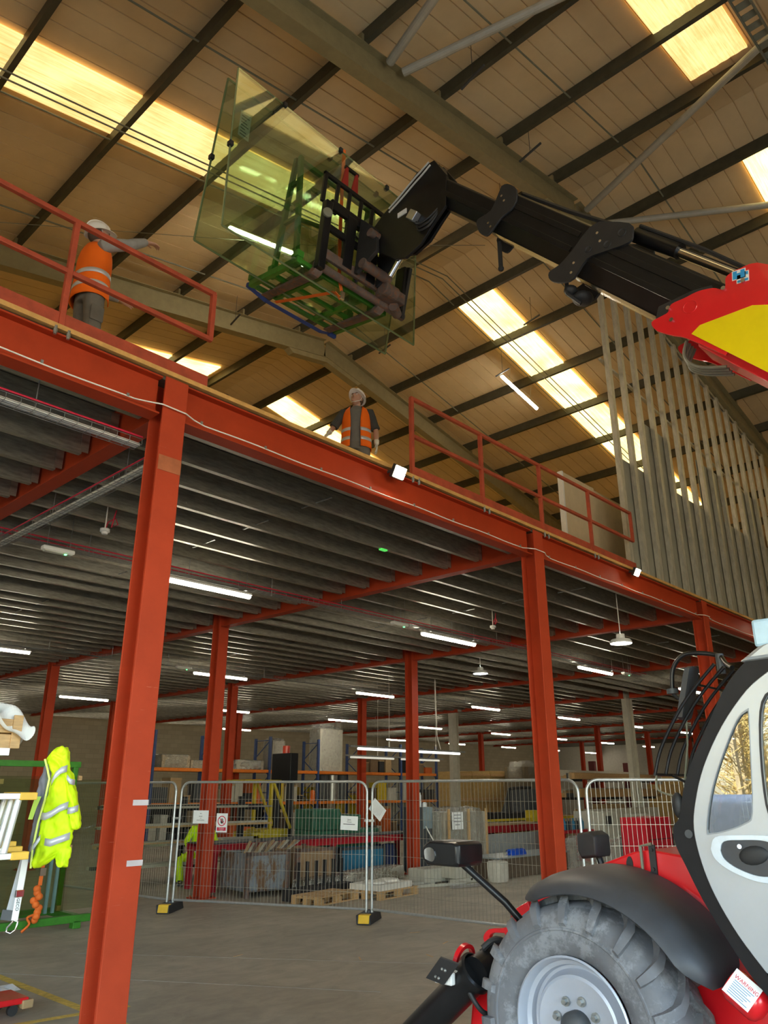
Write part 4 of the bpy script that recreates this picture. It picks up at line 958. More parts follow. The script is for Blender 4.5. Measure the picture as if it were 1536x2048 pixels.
# ================================================================ PEOPLE
def remesh(o, vox, smooth=4):
    m = o.modifiers.new('merge', 'REMESH'); m.mode = 'VOXEL'; m.voxel_size = vox; m.use_smooth_shade = True
    s = o.modifiers.new('soft', 'SMOOTH'); s.factor = .5; s.iterations = smooth
    return o
def hand(mb, w, fwd, back, side, curl=.5, r=.0085):
    """palm and five fingers from wrist w; fwd along the hand, back = direction of the back of the hand, side = towards the thumb"""
    fwd = V(fwd).normalized(); back = V(back); back = (back-fwd*back.dot(fwd)).normalized(); th = V(side); th = (th - fwd*th.dot(fwd) - back*th.dot(back)).normalized()
    rings = []
    for t, hw, ht in ((0,.026,.020),(.03,.034,.017),(.06,.041,.016),(.085,.042,.014),(.095,.036,.010)):
        c = w+fwd*t; rings.append([c + th*hw*math.cos(a) + back*ht*math.sin(a) for a in [2*PI*i/12 for i in range(12)]])
    mb.loft(rings)
    for k, L in ((-1.5,.066),(-.5,.080),(.5,.085),(1.5,.076)):
        p = w + fwd*.085 + th*k*.0205; pts = [p]; d = fwd.copy(); a = 0
        for seg in (.42,.32,.26):
            a += curl*(.5 if seg > .4 else .8); d = fwd*math.cos(a) - back*math.sin(a) + th*k*.03
            pts.append(pts[-1] + d.normalized()*L*seg)
        mb.tube(pts, [r, r*.97, r*.9, r*.75], 8)
    p = w + fwd*.03 + th*.028
    mb.tube([p, p+(fwd*.5+th*.75-back*.2).normalized()*.035, p+(fwd*.5+th*.75-back*.2).normalized()*.035+(fwd*.9+th*.25-back*.25).normalized()*.03, p+(fwd*.5+th*.75-back*.2).normalized()*.035+(fwd*.9+th*.2-back*.3).normalized()*.055], [.013,.0115,.010,.008], 8)
def ringE(c, rx, ry, n=20, fr=None, gap=0, a0=None):
    X, Y = (V((1,0,0)), V((0,1,0))) if fr is None else fr
    if gap: return [V(c) + X*rx*math.sin(a) + Y*ry*math.cos(a) for a in [gap + (2*PI-2*gap)*i/(n-1) for i in range(n)]]
    return [V(c) + X*rx*math.cos(2*PI*i/n) + Y*ry*math.sin(2*PI*i/n) for i in range(n)]
def person(label, loc, yaw, la, ra, head=(0, 0), vestm=HIVISO, sleeve='long', sleevem=SHIRTL, shirtm=SHIRT, gloves=False, lean=0.0, legs=None, helmet=True, trousm=TROUS, group=None, vox=.0075):
    """la, ra: (elbow, wrist, hand direction, back of hand, thumb side) in the figure's own frame: x to its right, y ahead, z up"""
    root = thing('person', label, 'person', loc, yaw)
    W_ = Matrix.Translation(loc) @ Matrix.Rotation(yaw, 4, 'Z')
    hip = V((0, 0, .95)); T = Matrix.Translation(hip) @ Matrix.Rotation(-lean, 4, 'X') @ Matrix.Translation(-hip)   # torso leaning forward
    tp = lambda *p: T @ V(p)
    legs = legs or [((-.10,.0,.92),(-.115,.03,.50),(-.12,0,.09)), ((.10,0,.92),(.12,.02,.50),(.13,-.02,.09))]
    S = {-1: tp(-.185, -.01, 1.44), 1: tp(.185, -.01, 1.44)}
    arms = {-1: la, 1: ra}
    hc = tp(0, .015, 1.645); HR = (T.to_3x3() @ Matrix.Rotation(head[0], 3, 'Z') @ Matrix.Rotation(head[1], 3, 'X'))
    if lean: HR = Matrix.Rotation(-lean*.6, 3, 'X') @ Matrix.Rotation(head[0], 3, 'Z') @ Matrix.Rotation(head[1], 3, 'X')
    hp = lambda x, y, z: hc + HR @ V((x, y, z))
    M = W_
    # body
    b = MB(M)
    b.loft([ringE(tp(0,0,z), rx, ry) for z, rx, ry in ((.86,.13,.10),(.95,.155,.11),(1.08,.145,.10),(1.25,.165,.112),(1.38,.175,.11),(1.46,.13,.09),(1.50,.065,.06))])
    b.tube([tp(0,-.01,1.46), tp(0,0,1.55), hp(0,-.02,-.04)], [.062,.056,.056], 14)
    b.ell(hp(0,-.012,.03), (.077,.098,.098), 20, 14, HR); b.ell(hp(0,.022,-.03), (.062,.072,.085), 18, 12, HR)
    b.ell(hp(0,.068,-.092), (.028,.022,.020), 10, 8, HR)                                   # chin
    b.tube([hp(0,.088,.022), hp(0,.108,-.012), hp(0,.112,-.022), hp(0,.088,-.034)], [.008,.012,.015,.010], 8)   # nose
    b.ell(hp(0,.080,.038), (.05,.016,.010), 12, 6, HR); b.ell(hp(0,.086,-.058), (.024,.010,.006), 10, 6, HR); b.ell(hp(0,.084,-.069), (.021,.010,.006), 10, 6, HR)
    for s in (-1, 1):
        b.ell(hp(.076*s,-.012,.0), (.010,.022,.032), 10, 8, HR); b.ell(hp(.036*s,.066,-.015), (.022,.016,.016), 10, 8, HR)
        el, wr, hd, bk, tsd = arms[s]; el = V(el); wr = V(wr)
        b.tube([S[s]-V((.04*s,0,0)), S[s].lerp(el,.25), S[s].lerp(el,.8), el, el.lerp(wr,.25), el.lerp(wr,.7), wr, wr+V(hd).normalized()*.02], [.05,.048,.042,.038,.04,.033,.026,.024], 14)
        if not gloves: hand(b, wr, hd, bk, tsd, .55)
        h, k, a = [V(q) for q in legs[0 if s < 0 else 1]]
        b.tube([h, h.lerp(k,.3), k, k.lerp(a,.3), k.lerp(a,.8), a], [.088,.08,.055,.054,.036,.034], 14)
        b.ell(a+V((0,.06,-.045)), (.04,.12,.04), 12, 8)
    remesh(b.build('body', SKIN, root, 180), vox, 3)
    for s in (-1, 1):
        e = MB(M).ell(hp(.033*s,.0835,.017), (.013,.008,.008), 10, 8, HR).build('eye', WHITE, root, 180)
        MB(M).ell(hp(.033*s,.0905,.017), (.0055,.003,.0055), 8, 6, HR).build('pupil', INK, e, 180)
        MB(M).tube([hp(.016*s,.094,.036), hp(.034*s,.093,.042), hp(.052*s,.083,.037)], .004, 6).build('eyebrow', mat('brown_hair', (.09,.055,.035), .8), root, 180)
    MB(M).tube([hp(-.022,.094,-.063), hp(0,.0975,-.0625), hp(.022,.094,-.063)], .0028, 6).build('mouth', mat('lip', (.36,.13,.10), .6), root, 180)
    MB(M).ell(hp(0,-.026,.022), (.083,.092,.088), 18, 12, HR).build('hair', mat('brown_hair', (.09,.055,.035), .8), root, 180)
    # trousers and boots
    t = MB(M)
    t.loft([ringE(tp(0,0,z), rx, ry) for z, rx, ry in ((.84,.15,.12),(.93,.172,.128),(1.02,.168,.122),(1.06,.16,.115))])
    for q in legs:
        h, k, a = [V(p) for p in q]
        t.tube([h+V((0,0,.02)), h.lerp(k,.3), h.lerp(k,.7), k, k.lerp(a,.4), k.lerp(a,.8), a+V((0,.005,-.02))], [.10,.098,.085,.078,.074,.072,.078], 16)
    tr = remesh(t.build('trousers', trousm, root, 180), .012, 3)
    for i, q in enumerate(legs):
        h, k, a = [V(p) for p in q]; sx = -1 if i == 0 else 1
        MB(M).cbox(h.lerp(k,.62)+V((sx*.088,0,0)), (.018,.13,.16)).build('cargo_pocket', trousm, tr, bevel=.008)
        bt = MB(M); bt.loft([[a+V((x*w, y, z)) for x, w in ((-1,.048),(-.6,.05),(.6,.05),(1,.048))] + [a+V((x*w, y, z2)) for x, w in ((1,.042),(.5,.044),(-.5,.044),(-1,.042))] for y, z, z2 in ((-.08,-.088,.0),(0,-.088,.06),(.06,-.088,.02),(.13,-.088,-.02),(.19,-.085,-.045))])
        bt.build('boot', BLACKM, root, 60, bevel=.008)
    # shirt with sleeves
    s_ = MB(M)
    s_.loft([ringE(tp(0,0,z), rx, ry) for z, rx, ry in ((.93,.172,.128),(1.06,.165,.122),(1.22,.178,.13),(1.36,.188,.13),(1.44,.172,.112),(1.485,.11,.09),(1.515,.075,.072),(1.53,.07,.068))])
    sh = remesh(s_.build('shirt', shirtm, root, 180), .012, 2)
    for s in (-1, 1):
        el, wr = V(arms[s][0]), V(arms[s][1]); k = MB(M); m_ = (el+wr)/2
        pts = [S[s]-V((.07*s,0,-.01)), S[s], S[s].lerp(el,.3), S[s].lerp(el,.7)]; rr = [.055,.072,.068,.064]
        if sleeve == 'long': pts += [el, el.lerp(wr,.3), el.lerp(wr,.75), el.lerp(wr,.97)]; rr += [.058,.058,.047,.039]
        else: pts += [S[s].lerp(el,.95)]; rr += [.07]
        k.tube(pts, rr, 16); remesh(k.build('sleeve', sleevem, root, 180), .010, 3)
        if gloves:
            g = MB(M); hd = V(arms[s][2]).normalized(); g.tube([wr-hd*.06, wr-hd*.02, wr+hd*.01], [.040,.036,.034], 12); hand(g, wr, *arms[s][2:], curl=.3, r=.0125)
            remesh(g.build('glove', GLOVE, root, 180), .006, 2)
    # vest, open at the front, with reflective bands
    def vring(z, off=0, gap=.42):
        for (z0, a0, b0, g0), (z1, a1, b1, g1) in zip(VP[:-1], VP[1:]):
            if z0 <= z <= z1:
                u = (z-z0)/(z1-z0); return ringE(tp(0,0,z), a0+(a1-a0)*u+off, b0+(b1-b0)*u+off, 36, (T.to_3x3() @ V((1,0,0)), T.to_3x3() @ V((0,1,0))), g0+(g1-g0)*u)
    VP = [(.86,.212,.165,.36),(1.0,.205,.158,.36),(1.15,.198,.152,.34),(1.3,.196,.150,.36),(1.40,.186,.140,.44),(1.46,.160,.120,.55),(1.505,.112,.098,.8)]
    zs = [.86+.645*i/15 for i in range(16)]
    vest = MB(M).loft([vring(z) for z in zs], False, False).build('vest', vestm, root, 180)
    m_ = vest.modifiers.new('cloth', 'SOLIDIFY'); m_.thickness = .008; m_.offset = 1
    for z0 in (.96, 1.10):
        r_ = MB(M).loft([vring(z, .010) for z in (z0, z0+.05)], False, False).build('reflective_band', REFL, vest, 180)
        m_ = r_.modifiers.new('cloth', 'SOLIDIFY'); m_.thickness = .002; m_.offset = 1
    # helmet
    if helmet:
        h = MB(M); hb = lambda x, y, z: hc + HR @ V((x, y-.01, z+.055))
        rings = []
        for i in range(9):
            a = PI/2*i/8; rings.append([hb(.108*math.cos(a)*math.cos(q)*(1 if i else 1.0), .132*math.cos(a)*math.sin(q), .125*math.sin(a)**.9 if i else 0) for q in [2*PI*j/28 for j in range(28)]] if i < 8 else [hb(.004*math.cos(q), .004*math.sin(q), .125) for q in [2*PI*j/28 for j in range(28)]])
        h.loft(rings)
        def brim(k, q): f = max(0, math.sin(q))**2*.048*(k-.94)/.09; return hb(.116*math.cos(q)*k, (.138*k+f)*math.sin(q), -.004-.010*(k-.94)/.09-.10*f)
        br = [[brim(k, 2*PI*j/28) for j in range(28)] for k in (.94, .985, 1.03)]
        br += [[p + HR @ V((0,0,.006)) for p in br[2]], [p + HR @ V((0,0,.008)) for p in br[0]]]
        h.loft(br)
        for x in (-.03, 0, .03): h.tube([hb(x, .132*math.cos(a)*.98, .127*math.sin(a)+.004) for a in [PI*(.12+.76*i/10) for i in range(11)]], .006, 6)
        hh = h.build('helmet', HELM, root, 50)
        MB(M).tube([hp(.08,.0,.05), hp(.074,.01,-.05), hp(.03,.05,-.108), hp(0,.06,-.113), hp(-.03,.05,-.108), hp(-.074,.01,-.05), hp(-.08,0,.05)], .005, 6).build('chin_strap', WHITE, hh, 180)
    return root
person('worker in orange vest and white helmet pointing one arm along the left guardrail', (2.62, 6.45, DK), R(-90),
       la=((-.24,.16,1.22), (-.16,.38,1.18), (.15,.9,-.1), (-.6,0,.8), (.5,0,.6)), ra=((.235,.21,1.545), (.225,.40,1.70), (0,.95,.25), (.25,-.2,.9), (-1,0,0)),
       head=(R(-8), R(18)), sleeve='long', sleevem=SHIRTL)
person('worker in open orange vest and white gloves looking up beside the bright floodlight', (6.83, 7.0, DK), R(131),
       la=((-.275,-.02,1.16), (-.29,.06,.92), (-.03,.12,-1), (-1,.0,0), (.3,1,0)), ra=((.33,.02,1.20), (.36,.24,1.02), (.15,.75,-.55), (.5,.3,.8), (-.8,.3,-.2)),
       head=(R(-22), R(26)), sleeve='short', sleevem=DARKCL, gloves=True)
pw = person('person in yellow hi-vis clothing crouching behind the red column that carries a notice', (10.62, 15.62, -.33), R(147),
       la=((-.30,.16,1.18), (-.22,.40,1.08), (.1,.9,-.3), (-.3,.2,1), (1,0,0)), ra=((.32,.14,1.18), (.30,.40,1.10), (-.1,.9,-.3), (.3,.2,1), (-1,0,0)),
       head=(0, R(-8)), vestm=HIVISY, sleevem=HIVISY, shirtm=HIVISY, lean=R(12), helmet=False, trousm=HIVISY, vox=.011,
       legs=[((-.10,.0,.92),(-.26,.40,.83),(-.20,.36,.42)), ((.10,0,.92),(.44,.34,.82),(.40,.40,.42))])
pw.location.z = -.33
# ================================================================ TEMPORARY FENCE
FGALV = mat('fence_tube', (.52, .53, .52), .35, .6, .12, 20)
WIREM = mat('fence_wire', (.37, .35, .29), .4, .5, .1)
def fence(label, a, b, h=2.03):
    a = V((*a, 0)); b = V((*b, 0)); t = (b-a).normalized(); L = (b-a).length; z = V((0,0,1))
    th = thing('mesh_fence', label, 'fence panel', (a+b)/2)
    r = .16; pts = [a+z*.09, a+z*(h-r)]
    pts += [a + t*(r-r*math.cos(q)) + z*(h-r+r*math.sin(q)) for q in [PI/2*i/6 for i in range(1, 7)]]
    pts += [b - t*(r-r*math.sin(q)) + z*(h-r+r*math.cos(q)) for q in [PI/2*i/6 for i in range(0, 6)]]
    pts += [b+z*(h-r), b+z*.09]
    MB().tube(pts, .021, 10).build('frame', FGALV, th, 40)
    MB().tube([a+z*.17, b+z*.17], .019, 8).build('bottom_rail', FGALV, th, 40)
    w = MB(); n = int(L/.062)
    for i in range(1, n):
        p = a + t*(L*i/n); e = min(i, n-i)*L/n; top = h-.02 if e > r else h-r+math.sqrt(max(0, r*r-(r-e)**2))-.01
        w.bar(p+z*.17, p+z*top, .0042, .0042, t)
    for zz_ in (.40, .67, .94, 1.21, 1.47, 1.75): w.bar(a+z*zz_, b+z*zz_, .0045, .0045)
    m = w.build('wire_mesh', WIREM, th); m['kind'] = 'stuff'
    return th
fence('fence panel furthest left, half hidden behind the nearest red column', (7.6, 15.9), (7.9, 12.5))
fence('fence panel carrying two white notices and the red prohibition sign', (7.95, 12.4), (9.40, 9.27))
fence('fence panel with a tilted paper, in front of the wrapped crate', (9.45, 9.2), (9.72, 5.62))
fence('fence panel behind the telehandler cab and windscreen guard', (9.80, 5.54), (12.15, 3.1))
def foot(label, c, ang):
    t = thing('fence_weight', label, 'fence foot', c, ang)
    M = Matrix.Translation(c) @ Matrix.Rotation(ang, 4, 'Z')
    MB(M).prism([(-.36,-.11,0),(.36,-.11,0),(.33,-.09,.13),(-.33,-.09,.13)], (0,.22,0)).build('block', BLACKM, t, bevel=.012)
    MB(M).prism([(-.375,-.085,.02),(-.22,-.085,.02),(-.22,-.085,.137),(-.345,-.085,.137)], (0,.17,0)).build('yellow_end', mat('foot_yellow', (.75,.45,.02), .6), t, bevel=.008)
    for x in (-.05, .05): MB(M).cyl((x,0,.12), (x,0,.16), .03, n=10).build('socket', DGREY, t)
foot('black fence foot with a yellow end, left one by the prohibition sign panel', (7.93, 12.42, 0), R(38)); foot('black fence foot with a yellow end, under the joint next to the tilted paper', (9.44, 9.24, 0), R(30))
for k, (x, y) in enumerate(((7.925, 12.45), (9.425, 9.235))):
    o = MB().cbox((x, y, 1.44), (.03, .16, .035), Matrix.Rotation(R(25), 3, 'Z')).cyl((x-.03, y, 1.44), (x+.03, y, 1.44), .01, n=8).build('fence_coupler', FGALV)
    tag(o, ('metal coupler joining the leftmost panels of the fence', 'metal coupler joining the fence panels beside the tilted paper')[k], 'coupler')
# notices on the fence
FA, FB = V((7.95,12.4,0)), V((9.40,9.27,0)); ft = (FB-FA).normalized(); fn = V((ft.y, -ft.x, 0)); fn = fn if fn.dot(V((0,0,0))-FA) > 0 else -fn
def notice(name, label, t, z, w, h, rot=0, A=None, tt=None, nn=None):
    A = FA if A is None else A; tt = ft if tt is None else tt; nn = fn if nn is None else nn
    x = tt*math.cos(rot) + V((0,0,1))*math.sin(rot); y = -tt*math.sin(rot) + V((0,0,1))*math.cos(rot)
    if x.cross(y).dot(nn) < 0: nn = -nn
    M = basis(A + tt*t + V((0,0,z)) + fn*.008, x, y)
    o = MB(M).box((-w/2,-h/2,-.001), (w/2,h/2,.001)).build(name, PAPER); tag(o, label, 'notice')
    return o, M
o, M = notice('notice', 'white landscape notice in front of the red column, left of the prohibition sign', .42, 1.465, .297, .21)
for k, (tx, s) in enumerate((('NO', .022), ('ENTRY', .022), ('TO', .018), ('UNAUTHORISED', .020))): lettering('lettering', tx, s, M @ Matrix.Translation((0, (.055, .008, -.022, -.052)[k], .0015)), INK, o)
o, M = notice('prohibition_sign', 'white and red prohibition sign with a raised hand in a crossed circle', .835, 1.376, .21, .30)
q = MB(M @ Matrix.Translation((0,.03,.0012))); q.lathe([(.066,0),(.066,.001),(.080,.001),(.080,0)], (0,0,0), (0,0,1), 36)
q.prism([(-.052,.045,0),(-.045,.052,0),(.052,-.045,0),(.045,-.052,0)], (0,0,.0012)); q.build('red_circle', SIGNRED, o)
hd = MB(M @ Matrix.Translation((0,.03,.0011))); hd.prism([(-.018,-.04,0),(.018,-.04,0),(.026,-.005,0),(-.026,-.005,0)], (0,0,.0005))
for k in range(4): hd.box((-.026+.0135*k,-.006,0), (-.016+.0135*k,.03+(.012 if k in (1,2) else 0),.0005))
hd.prism([(.018,-.035,0),(.04,-.005,0),(.034,.002,0),(.02,-.012,0)], (0,0,.0005)); hd.build('hand_symbol', INK, o)
r_ = MB(M).box((-.085,-.125,.001), (.085,-.07,.0022)).build('red_band', SIGNRED, o)
for k, tx in enumerate(('No entry for', 'unauthorised', 'persons')): lettering('lettering', tx, .018, M @ Matrix.Translation((0,-.081-.017*k,.0028)), PAPER, r_, .0004)
o, M = notice('notice', 'white notice by the right end of the panel with the prohibition sign', 3.15, 1.40, .297, .21, R(-2))
lettering('lettering', 'Jam', .04, M @ Matrix.Translation((0,.05,.0015)), INK, o); q = MB(M)
q.box((-.04,.012,.001), (.04,.018,.002)).box((-.10,-.022,.001), (.10,-.013,.002)); q.build('small_print', INK, o)
GA, GB = V((9.45,9.2,0)), V((9.72,5.62,0)); gt = (GB-GA).normalized()
o, M = notice('paper_sheet', 'tilted white paper hanging by one corner beside the fence joint', .11, 1.605, .21, .30, R(-128), GA, gt, fn)
q = MB(M)
for k in range(14): q.box((-.085,-.12+.016*k,.001), (.08-.03*(k % 4 == 0),-.116+.016*k,.0015))
q.build('small_print', mat('faint_print', (.55,.55,.55), .8), o)

# ================================================================ LEFT: GLASS RACK, LADDERS, JACKET
GR = thing('glass_rack', 'green steel glass rack on the floor to the left of the nearest red column', 'rack', (5.4, 12.3, 0))
for y in (11.95, 12.95): MB().box((3.6, y-.05, .08), (6.25, y+.05, .18)).build('base_rail', GREEN, GR, bevel=.006)
for x in (3.9, 6.1): MB().box((x-.05, 11.95, .08), (x+.05, 12.95, .17)).build('base_crossbar', GREEN, GR, bevel=.006)
for x in (4.82, 6.05):
    MB().box((x-.04, 12.55, .17), (x+.04, 12.63, 2.32)).build('post', GREEN, GR, bevel=.006)
    MB().box((x-.06, 11.9, 0), (x+.06, 12.02, .10)).build('foot', GREEN, GR, bevel=.006)
MB().box((4.6, 12.54, 2.24), (6.12, 12.64, 2.33)).build('top_bar', GREEN, GR, bevel=.006)
for x, z in ((4.85,.22),(6.02,.22),(6.08,1.06),(4.88,2.02),(6.1,2.08)): MB().cbox((x, 12.5, z), (.06,.05,.07)).build('wood_pad', WOOD, GR)
DGLASS = glassy('dark_green_glass', (.84, .90, .80), 1.0)
for k, (x0, x1, zt, lab) in enumerate(((3.7, 6.0, 2.1, 'nearer dark glass sheet standing in the green rack'), (3.9, 6.9, 2.06, 'wider dark glass sheet at the back of the green rack'))):
    y = 12.30+.12*k; o = MB().prism([(x0,y,.19),(x1,y,.19),(x1,y+.14,zt),(x0,y+.14,zt)], (0,.02,0)).build('glass_sheet', DGLASS); tag(o, lab, 'glass sheet')
for x in (5.72, 5.83): tag(MB().box((x-.02, 12.26, .19), (x+.02, 12.30, 1.25)).build('glass_strip', mat('glass_strip', (.14,.24,.22), .2), None), ('left' if x < 5.8 else 'right') + ' one of two narrow glass strips standing in the green rack', 'glass strip')
o = MB().bar((5.42, 11.86, 1.5), (5.40, 11.86, .62), .055, .008, (0,1,0)).build('orange_strap', STRAP); tag(o, 'orange strap with a knotted tail hanging on the green glass rack', 'strap')
MB().cbox((5.41, 11.85, .80), (.09,.04,.11)).build('buckle', CHROME, o, bevel=.006)
k_ = MB(); rr = random.Random(3)
for i in range(9): k_.ell((5.40+rr.uniform(-.05,.03), 11.86+rr.uniform(-.03,.03), .58-.05*i), (.055,.045,.05), 10, 6)
k_.tube(smoothline([(5.37,11.86,.25),(5.28,11.85,.22),(5.32,11.85,.14),(5.22,11.84,.05)], 4), .018, 6); k_.build('knot', STRAP, o, 60)
# aluminium stand, crate and ladders
TR = thing('aluminium_stand', 'aluminium stand on the left edge carrying a wooden crate above stored ladders', 'stand', (1.9, 6.3, 0))
for x in (.9, 2.31):
    for y in (6.12, 6.62): MB().chan((x, y, 0), (x, y, 2.14), .08, .06, .005, (0,1,0)).build('post', ALU, TR, bevel=.003)
MB().box((.85, 6.08, 2.14), (2.40, 6.68, 2.19)).build('top_tray', ALU, TR)
for z in (.5, 1.46): MB().box((.9, 6.10, z), (2.36, 6.14, z+.05)).build('side_rail', ALU, TR)
for x in (1.2, 2.2): MB().box((x, 5.60, 1.42), (x+.04, 6.12, 1.46)).build('ladder_bracket', ALU, TR)
CR = thing('wooden_crate', 'open pine crate draped with crumpled white paper, on top of the aluminium stand', 'crate', (1.9, 6.36, 2.19))
for z in (2.19, 2.30): MB().box((1.3, 6.10, z), (2.47, 6.13, z+.10)).build('side_board', WOOD, CR, bevel=.004)
for z in (2.19, 2.30): MB().box((2.44, 6.13, z), (2.47, 6.62, z+.10)).build('end_board', WOOD, CR, bevel=.004)
MB().box((1.3, 6.13, 2.19), (2.44, 6.62, 2.21)).build('bottom_board', WOOD, CR); MB().box((1.3, 6.62, 2.19), (2.47, 6.65, 2.40)).build('back_board', WOOD, CR)
MB().box((2.40, 6.085, 2.19), (2.47, 6.10, 2.43)).build('corner_post', WOOD, CR, bevel=.003)
pp = MB(); rr = random.Random(11); nx_, ny_ = 15, 9
rows_ = [[V((1.5+1.06*i/nx_, 6.02+.62*j/ny_ , 2.50+.07*math.sin(i*1.3+j)+rr.uniform(-.035,.035) - (.16 if j < 2 and i % 5 else 0) - .10*max(0,i-nx_+2))) for i in range(nx_+1)] for j in range(ny_+1)]
pp.loft(rows_, False, False); o = pp.build('packing_paper', PAPER); tag(o, 'crumpled white packing paper hanging over the pine crate on the stand', 'paper')
m_ = o.modifiers.new('t', 'SOLIDIFY'); m_.thickness = .003; o.modifiers.new('s', 'SUBSURF').levels = 1
o = MB().ell((2.40, 6.75, 2.02), (.16,.12,.13), 14, 8).build('purple_bag', PURPLE, None, 60); tag(o, 'purple bag hanging behind the aluminium stand, below the crate', 'bag')
MB().tube([(2.40,6.72,2.10),(2.40,6.68,2.18)], .012, 6).build('bag_strap', PURPLE, o)
LD = mat('ladder_rung', (.78,.78,.76), .3, .3, .05)
for k in range(3):
    xe = 2.40+.015*k; y = 5.66+.15*k; zl = 1.485+.025*k; zu = 1.86
    t = thing('ladder', ('front', 'middle', 'rear')[k] + ' one of three aluminium ladders stored on edge with yellow end caps', 'ladder', (1.2, y, 1.5))
    for z in (zl, zu):
        MB().box((-.4, y-.03, z-.02), (xe, y+.03, z+.02)).build('stile', ALU, t, bevel=.003)
        MB().box((xe-.06, y-.035, z-.025), (xe+.06, y+.035, z+.025)).build('end_cap', mat('cap_yellow', (.85,.50,.06), .5), t, bevel=.006)
    for i in range(8): MB().cyl((xe-.10-.28*i, y, zl+.01), (xe-.05-.28*i, y, zu), .022, n=10).build('rung', LD, t, 40)
# hi-vis jacket hung from the ladder end
JX = rt; JC = V((2.74, 5.92, 0)); JN = -fh
def jp(px, py, d=0): return JC + JX*((px-100)*.00373) + V((0,0,1.9+(1581-py)*.00373)) + JN*d
JK = thing('jacket', 'bright yellow hi-vis jacket with grey lining hanging from the ladder ends', 'jacket', jp(100, 1720))
def jl(name, secs, m, depth, smooth=180, par=None):
    """secs: (py, left px, right px)"""
    b = MB(); n = 18; rings = []
    for i, (py, l, r) in enumerate(secs):
        c = (l+r)/2; h = (r-l)/2
        rings.append([jp(c+h*math.cos(a), py + 2.5*math.sin(3*a+i), depth*(.8+.25*math.sin(4*a+i*1.7))*math.sin(a)) for a in [2*PI*j/n for j in range(n)]])
    o = b.loft(rings).build(name, m, par or JK, smooth); s = o.modifiers.new('s', 'SUBSURF'); s.levels = 2; s.render_levels = 3
    tx = bpy.data.textures.get('folds') or bpy.data.textures.new('folds', 'CLOUDS'); tx.noise_scale = .07; d = o.modifiers.new('folds', 'DISPLACE'); d.texture = tx; d.strength = .035; d.mid_level = .5; return o
jl('body', [(1499,94,103),(1502,87,109),(1508,79,112),(1514,72,113),(1521,67,114),(1528,69,115),(1540,77,117),(1555,82,122),(1585,80,128),(1615,76,134),(1640,72,138),(1665,74,140),(1685,70,141),(1700,69,112),(1722,68,84)], HIVISY, .075)
jl('front_panel', [(1682,104,141),(1700,110,140),(1716,114,138),(1722,116,137)], HIVISY, .05)
jl('sleeve', [(1540,104,120),(1570,112,130),(1600,120,140),(1630,128,150),(1655,136,158)], HIVISY, .07)
MB().tube([jp(69,1523,.05), jp(80,1545,.07), jp(86,1560,.075), jp(83,1600,.075), jp(76,1640,.075), jp(72,1690,.07), jp(69,1722,.03)], .008, 6).build('zip_edge', mat('zip_pale', (.75,.85,.2), .6), JK, 60)
jl('lining', [(1530,66,82),(1555,60,86),(1580,56,84),(1610,58,80),(1650,56,76),(1690,58,72),(1715,63,69)], mat('lining_grey', (.17,.17,.20), .8, var=.15), .06)
MB().loft([[jp(l, y, .062+.0*l) for l in (a, b)] for y, a, b in ((1593,62,74),(1612,58,68),(1635,54,63))], False, False).build('size_tag', mat('tag_yellow', (.55,.8,.12), .6), JK)
def jband(pts, w=13):
    b = MB(); rows_ = [[jp(x, y+dy, d) for dy in (0, w)] for x, y, d in pts]
    b.loft(rows_, False, False); o = b.build('reflective_band', REFL, JK, 60); s = o.modifiers.new('t', 'SOLIDIFY'); s.thickness = .004
jband([(92,1560,.078),(98,1548,.088),(108,1538,.086),(117,1534,.06)]); jband([(121,1552,.082),(128,1560,.075),(134,1562,.045)], 10)
jband([(79,1622,.072),(90,1623,.09),(102,1618,.096),(116,1608,.092),(129,1602,.065)]); jband([(131,1613,.078),(140,1612,.08),(148,1608,.05)], 12)
jband([(96,1668,.09),(108,1670,.096),(124,1664,.09),(139,1658,.055)]); jband([(66,1684,.062),(76,1676,.08),(86,1662,.088)], 11)
o = MB().bar(jp(52,1700), jp(38,1800), .05, .012, JN).bar(jp(54,1705,.01), jp(47,1795,.01), .03, .012, JN).build('lanyard', mat('grey_webbing', (.45,.46,.48), .7), None); tag(o, 'grey webbing lanyard with a steel carabiner hanging below the jacket', 'lanyard')
MB().bar(jp(56,1700,.02), jp(52,1812,.02), .045, .008, JN).build('white_strap', PAPER, o); MB().bar(jp(38,1795,.012), jp(36,1812,.012), .085, .02, JN).build('dark_sleeve', DGREY, o)
MB().cbox(jp(55,1766,.03), (.06,.02,.05)).build('buckle', CHROME, o, bevel=.006)
MB().tube([jp(52,1812,.02), jp(59,1814,.02), jp(56,1828,.02), jp(48,1834,.02), jp(39,1831,.02), jp(40,1824,.02), jp(50,1813,.02)], .007, 8).build('carabiner', CHROME, o, 60)
lettering('lettering', 'GECO', .03, basis(jp(54,1785,.027), V((0,0,-1)), JX), INK, o)
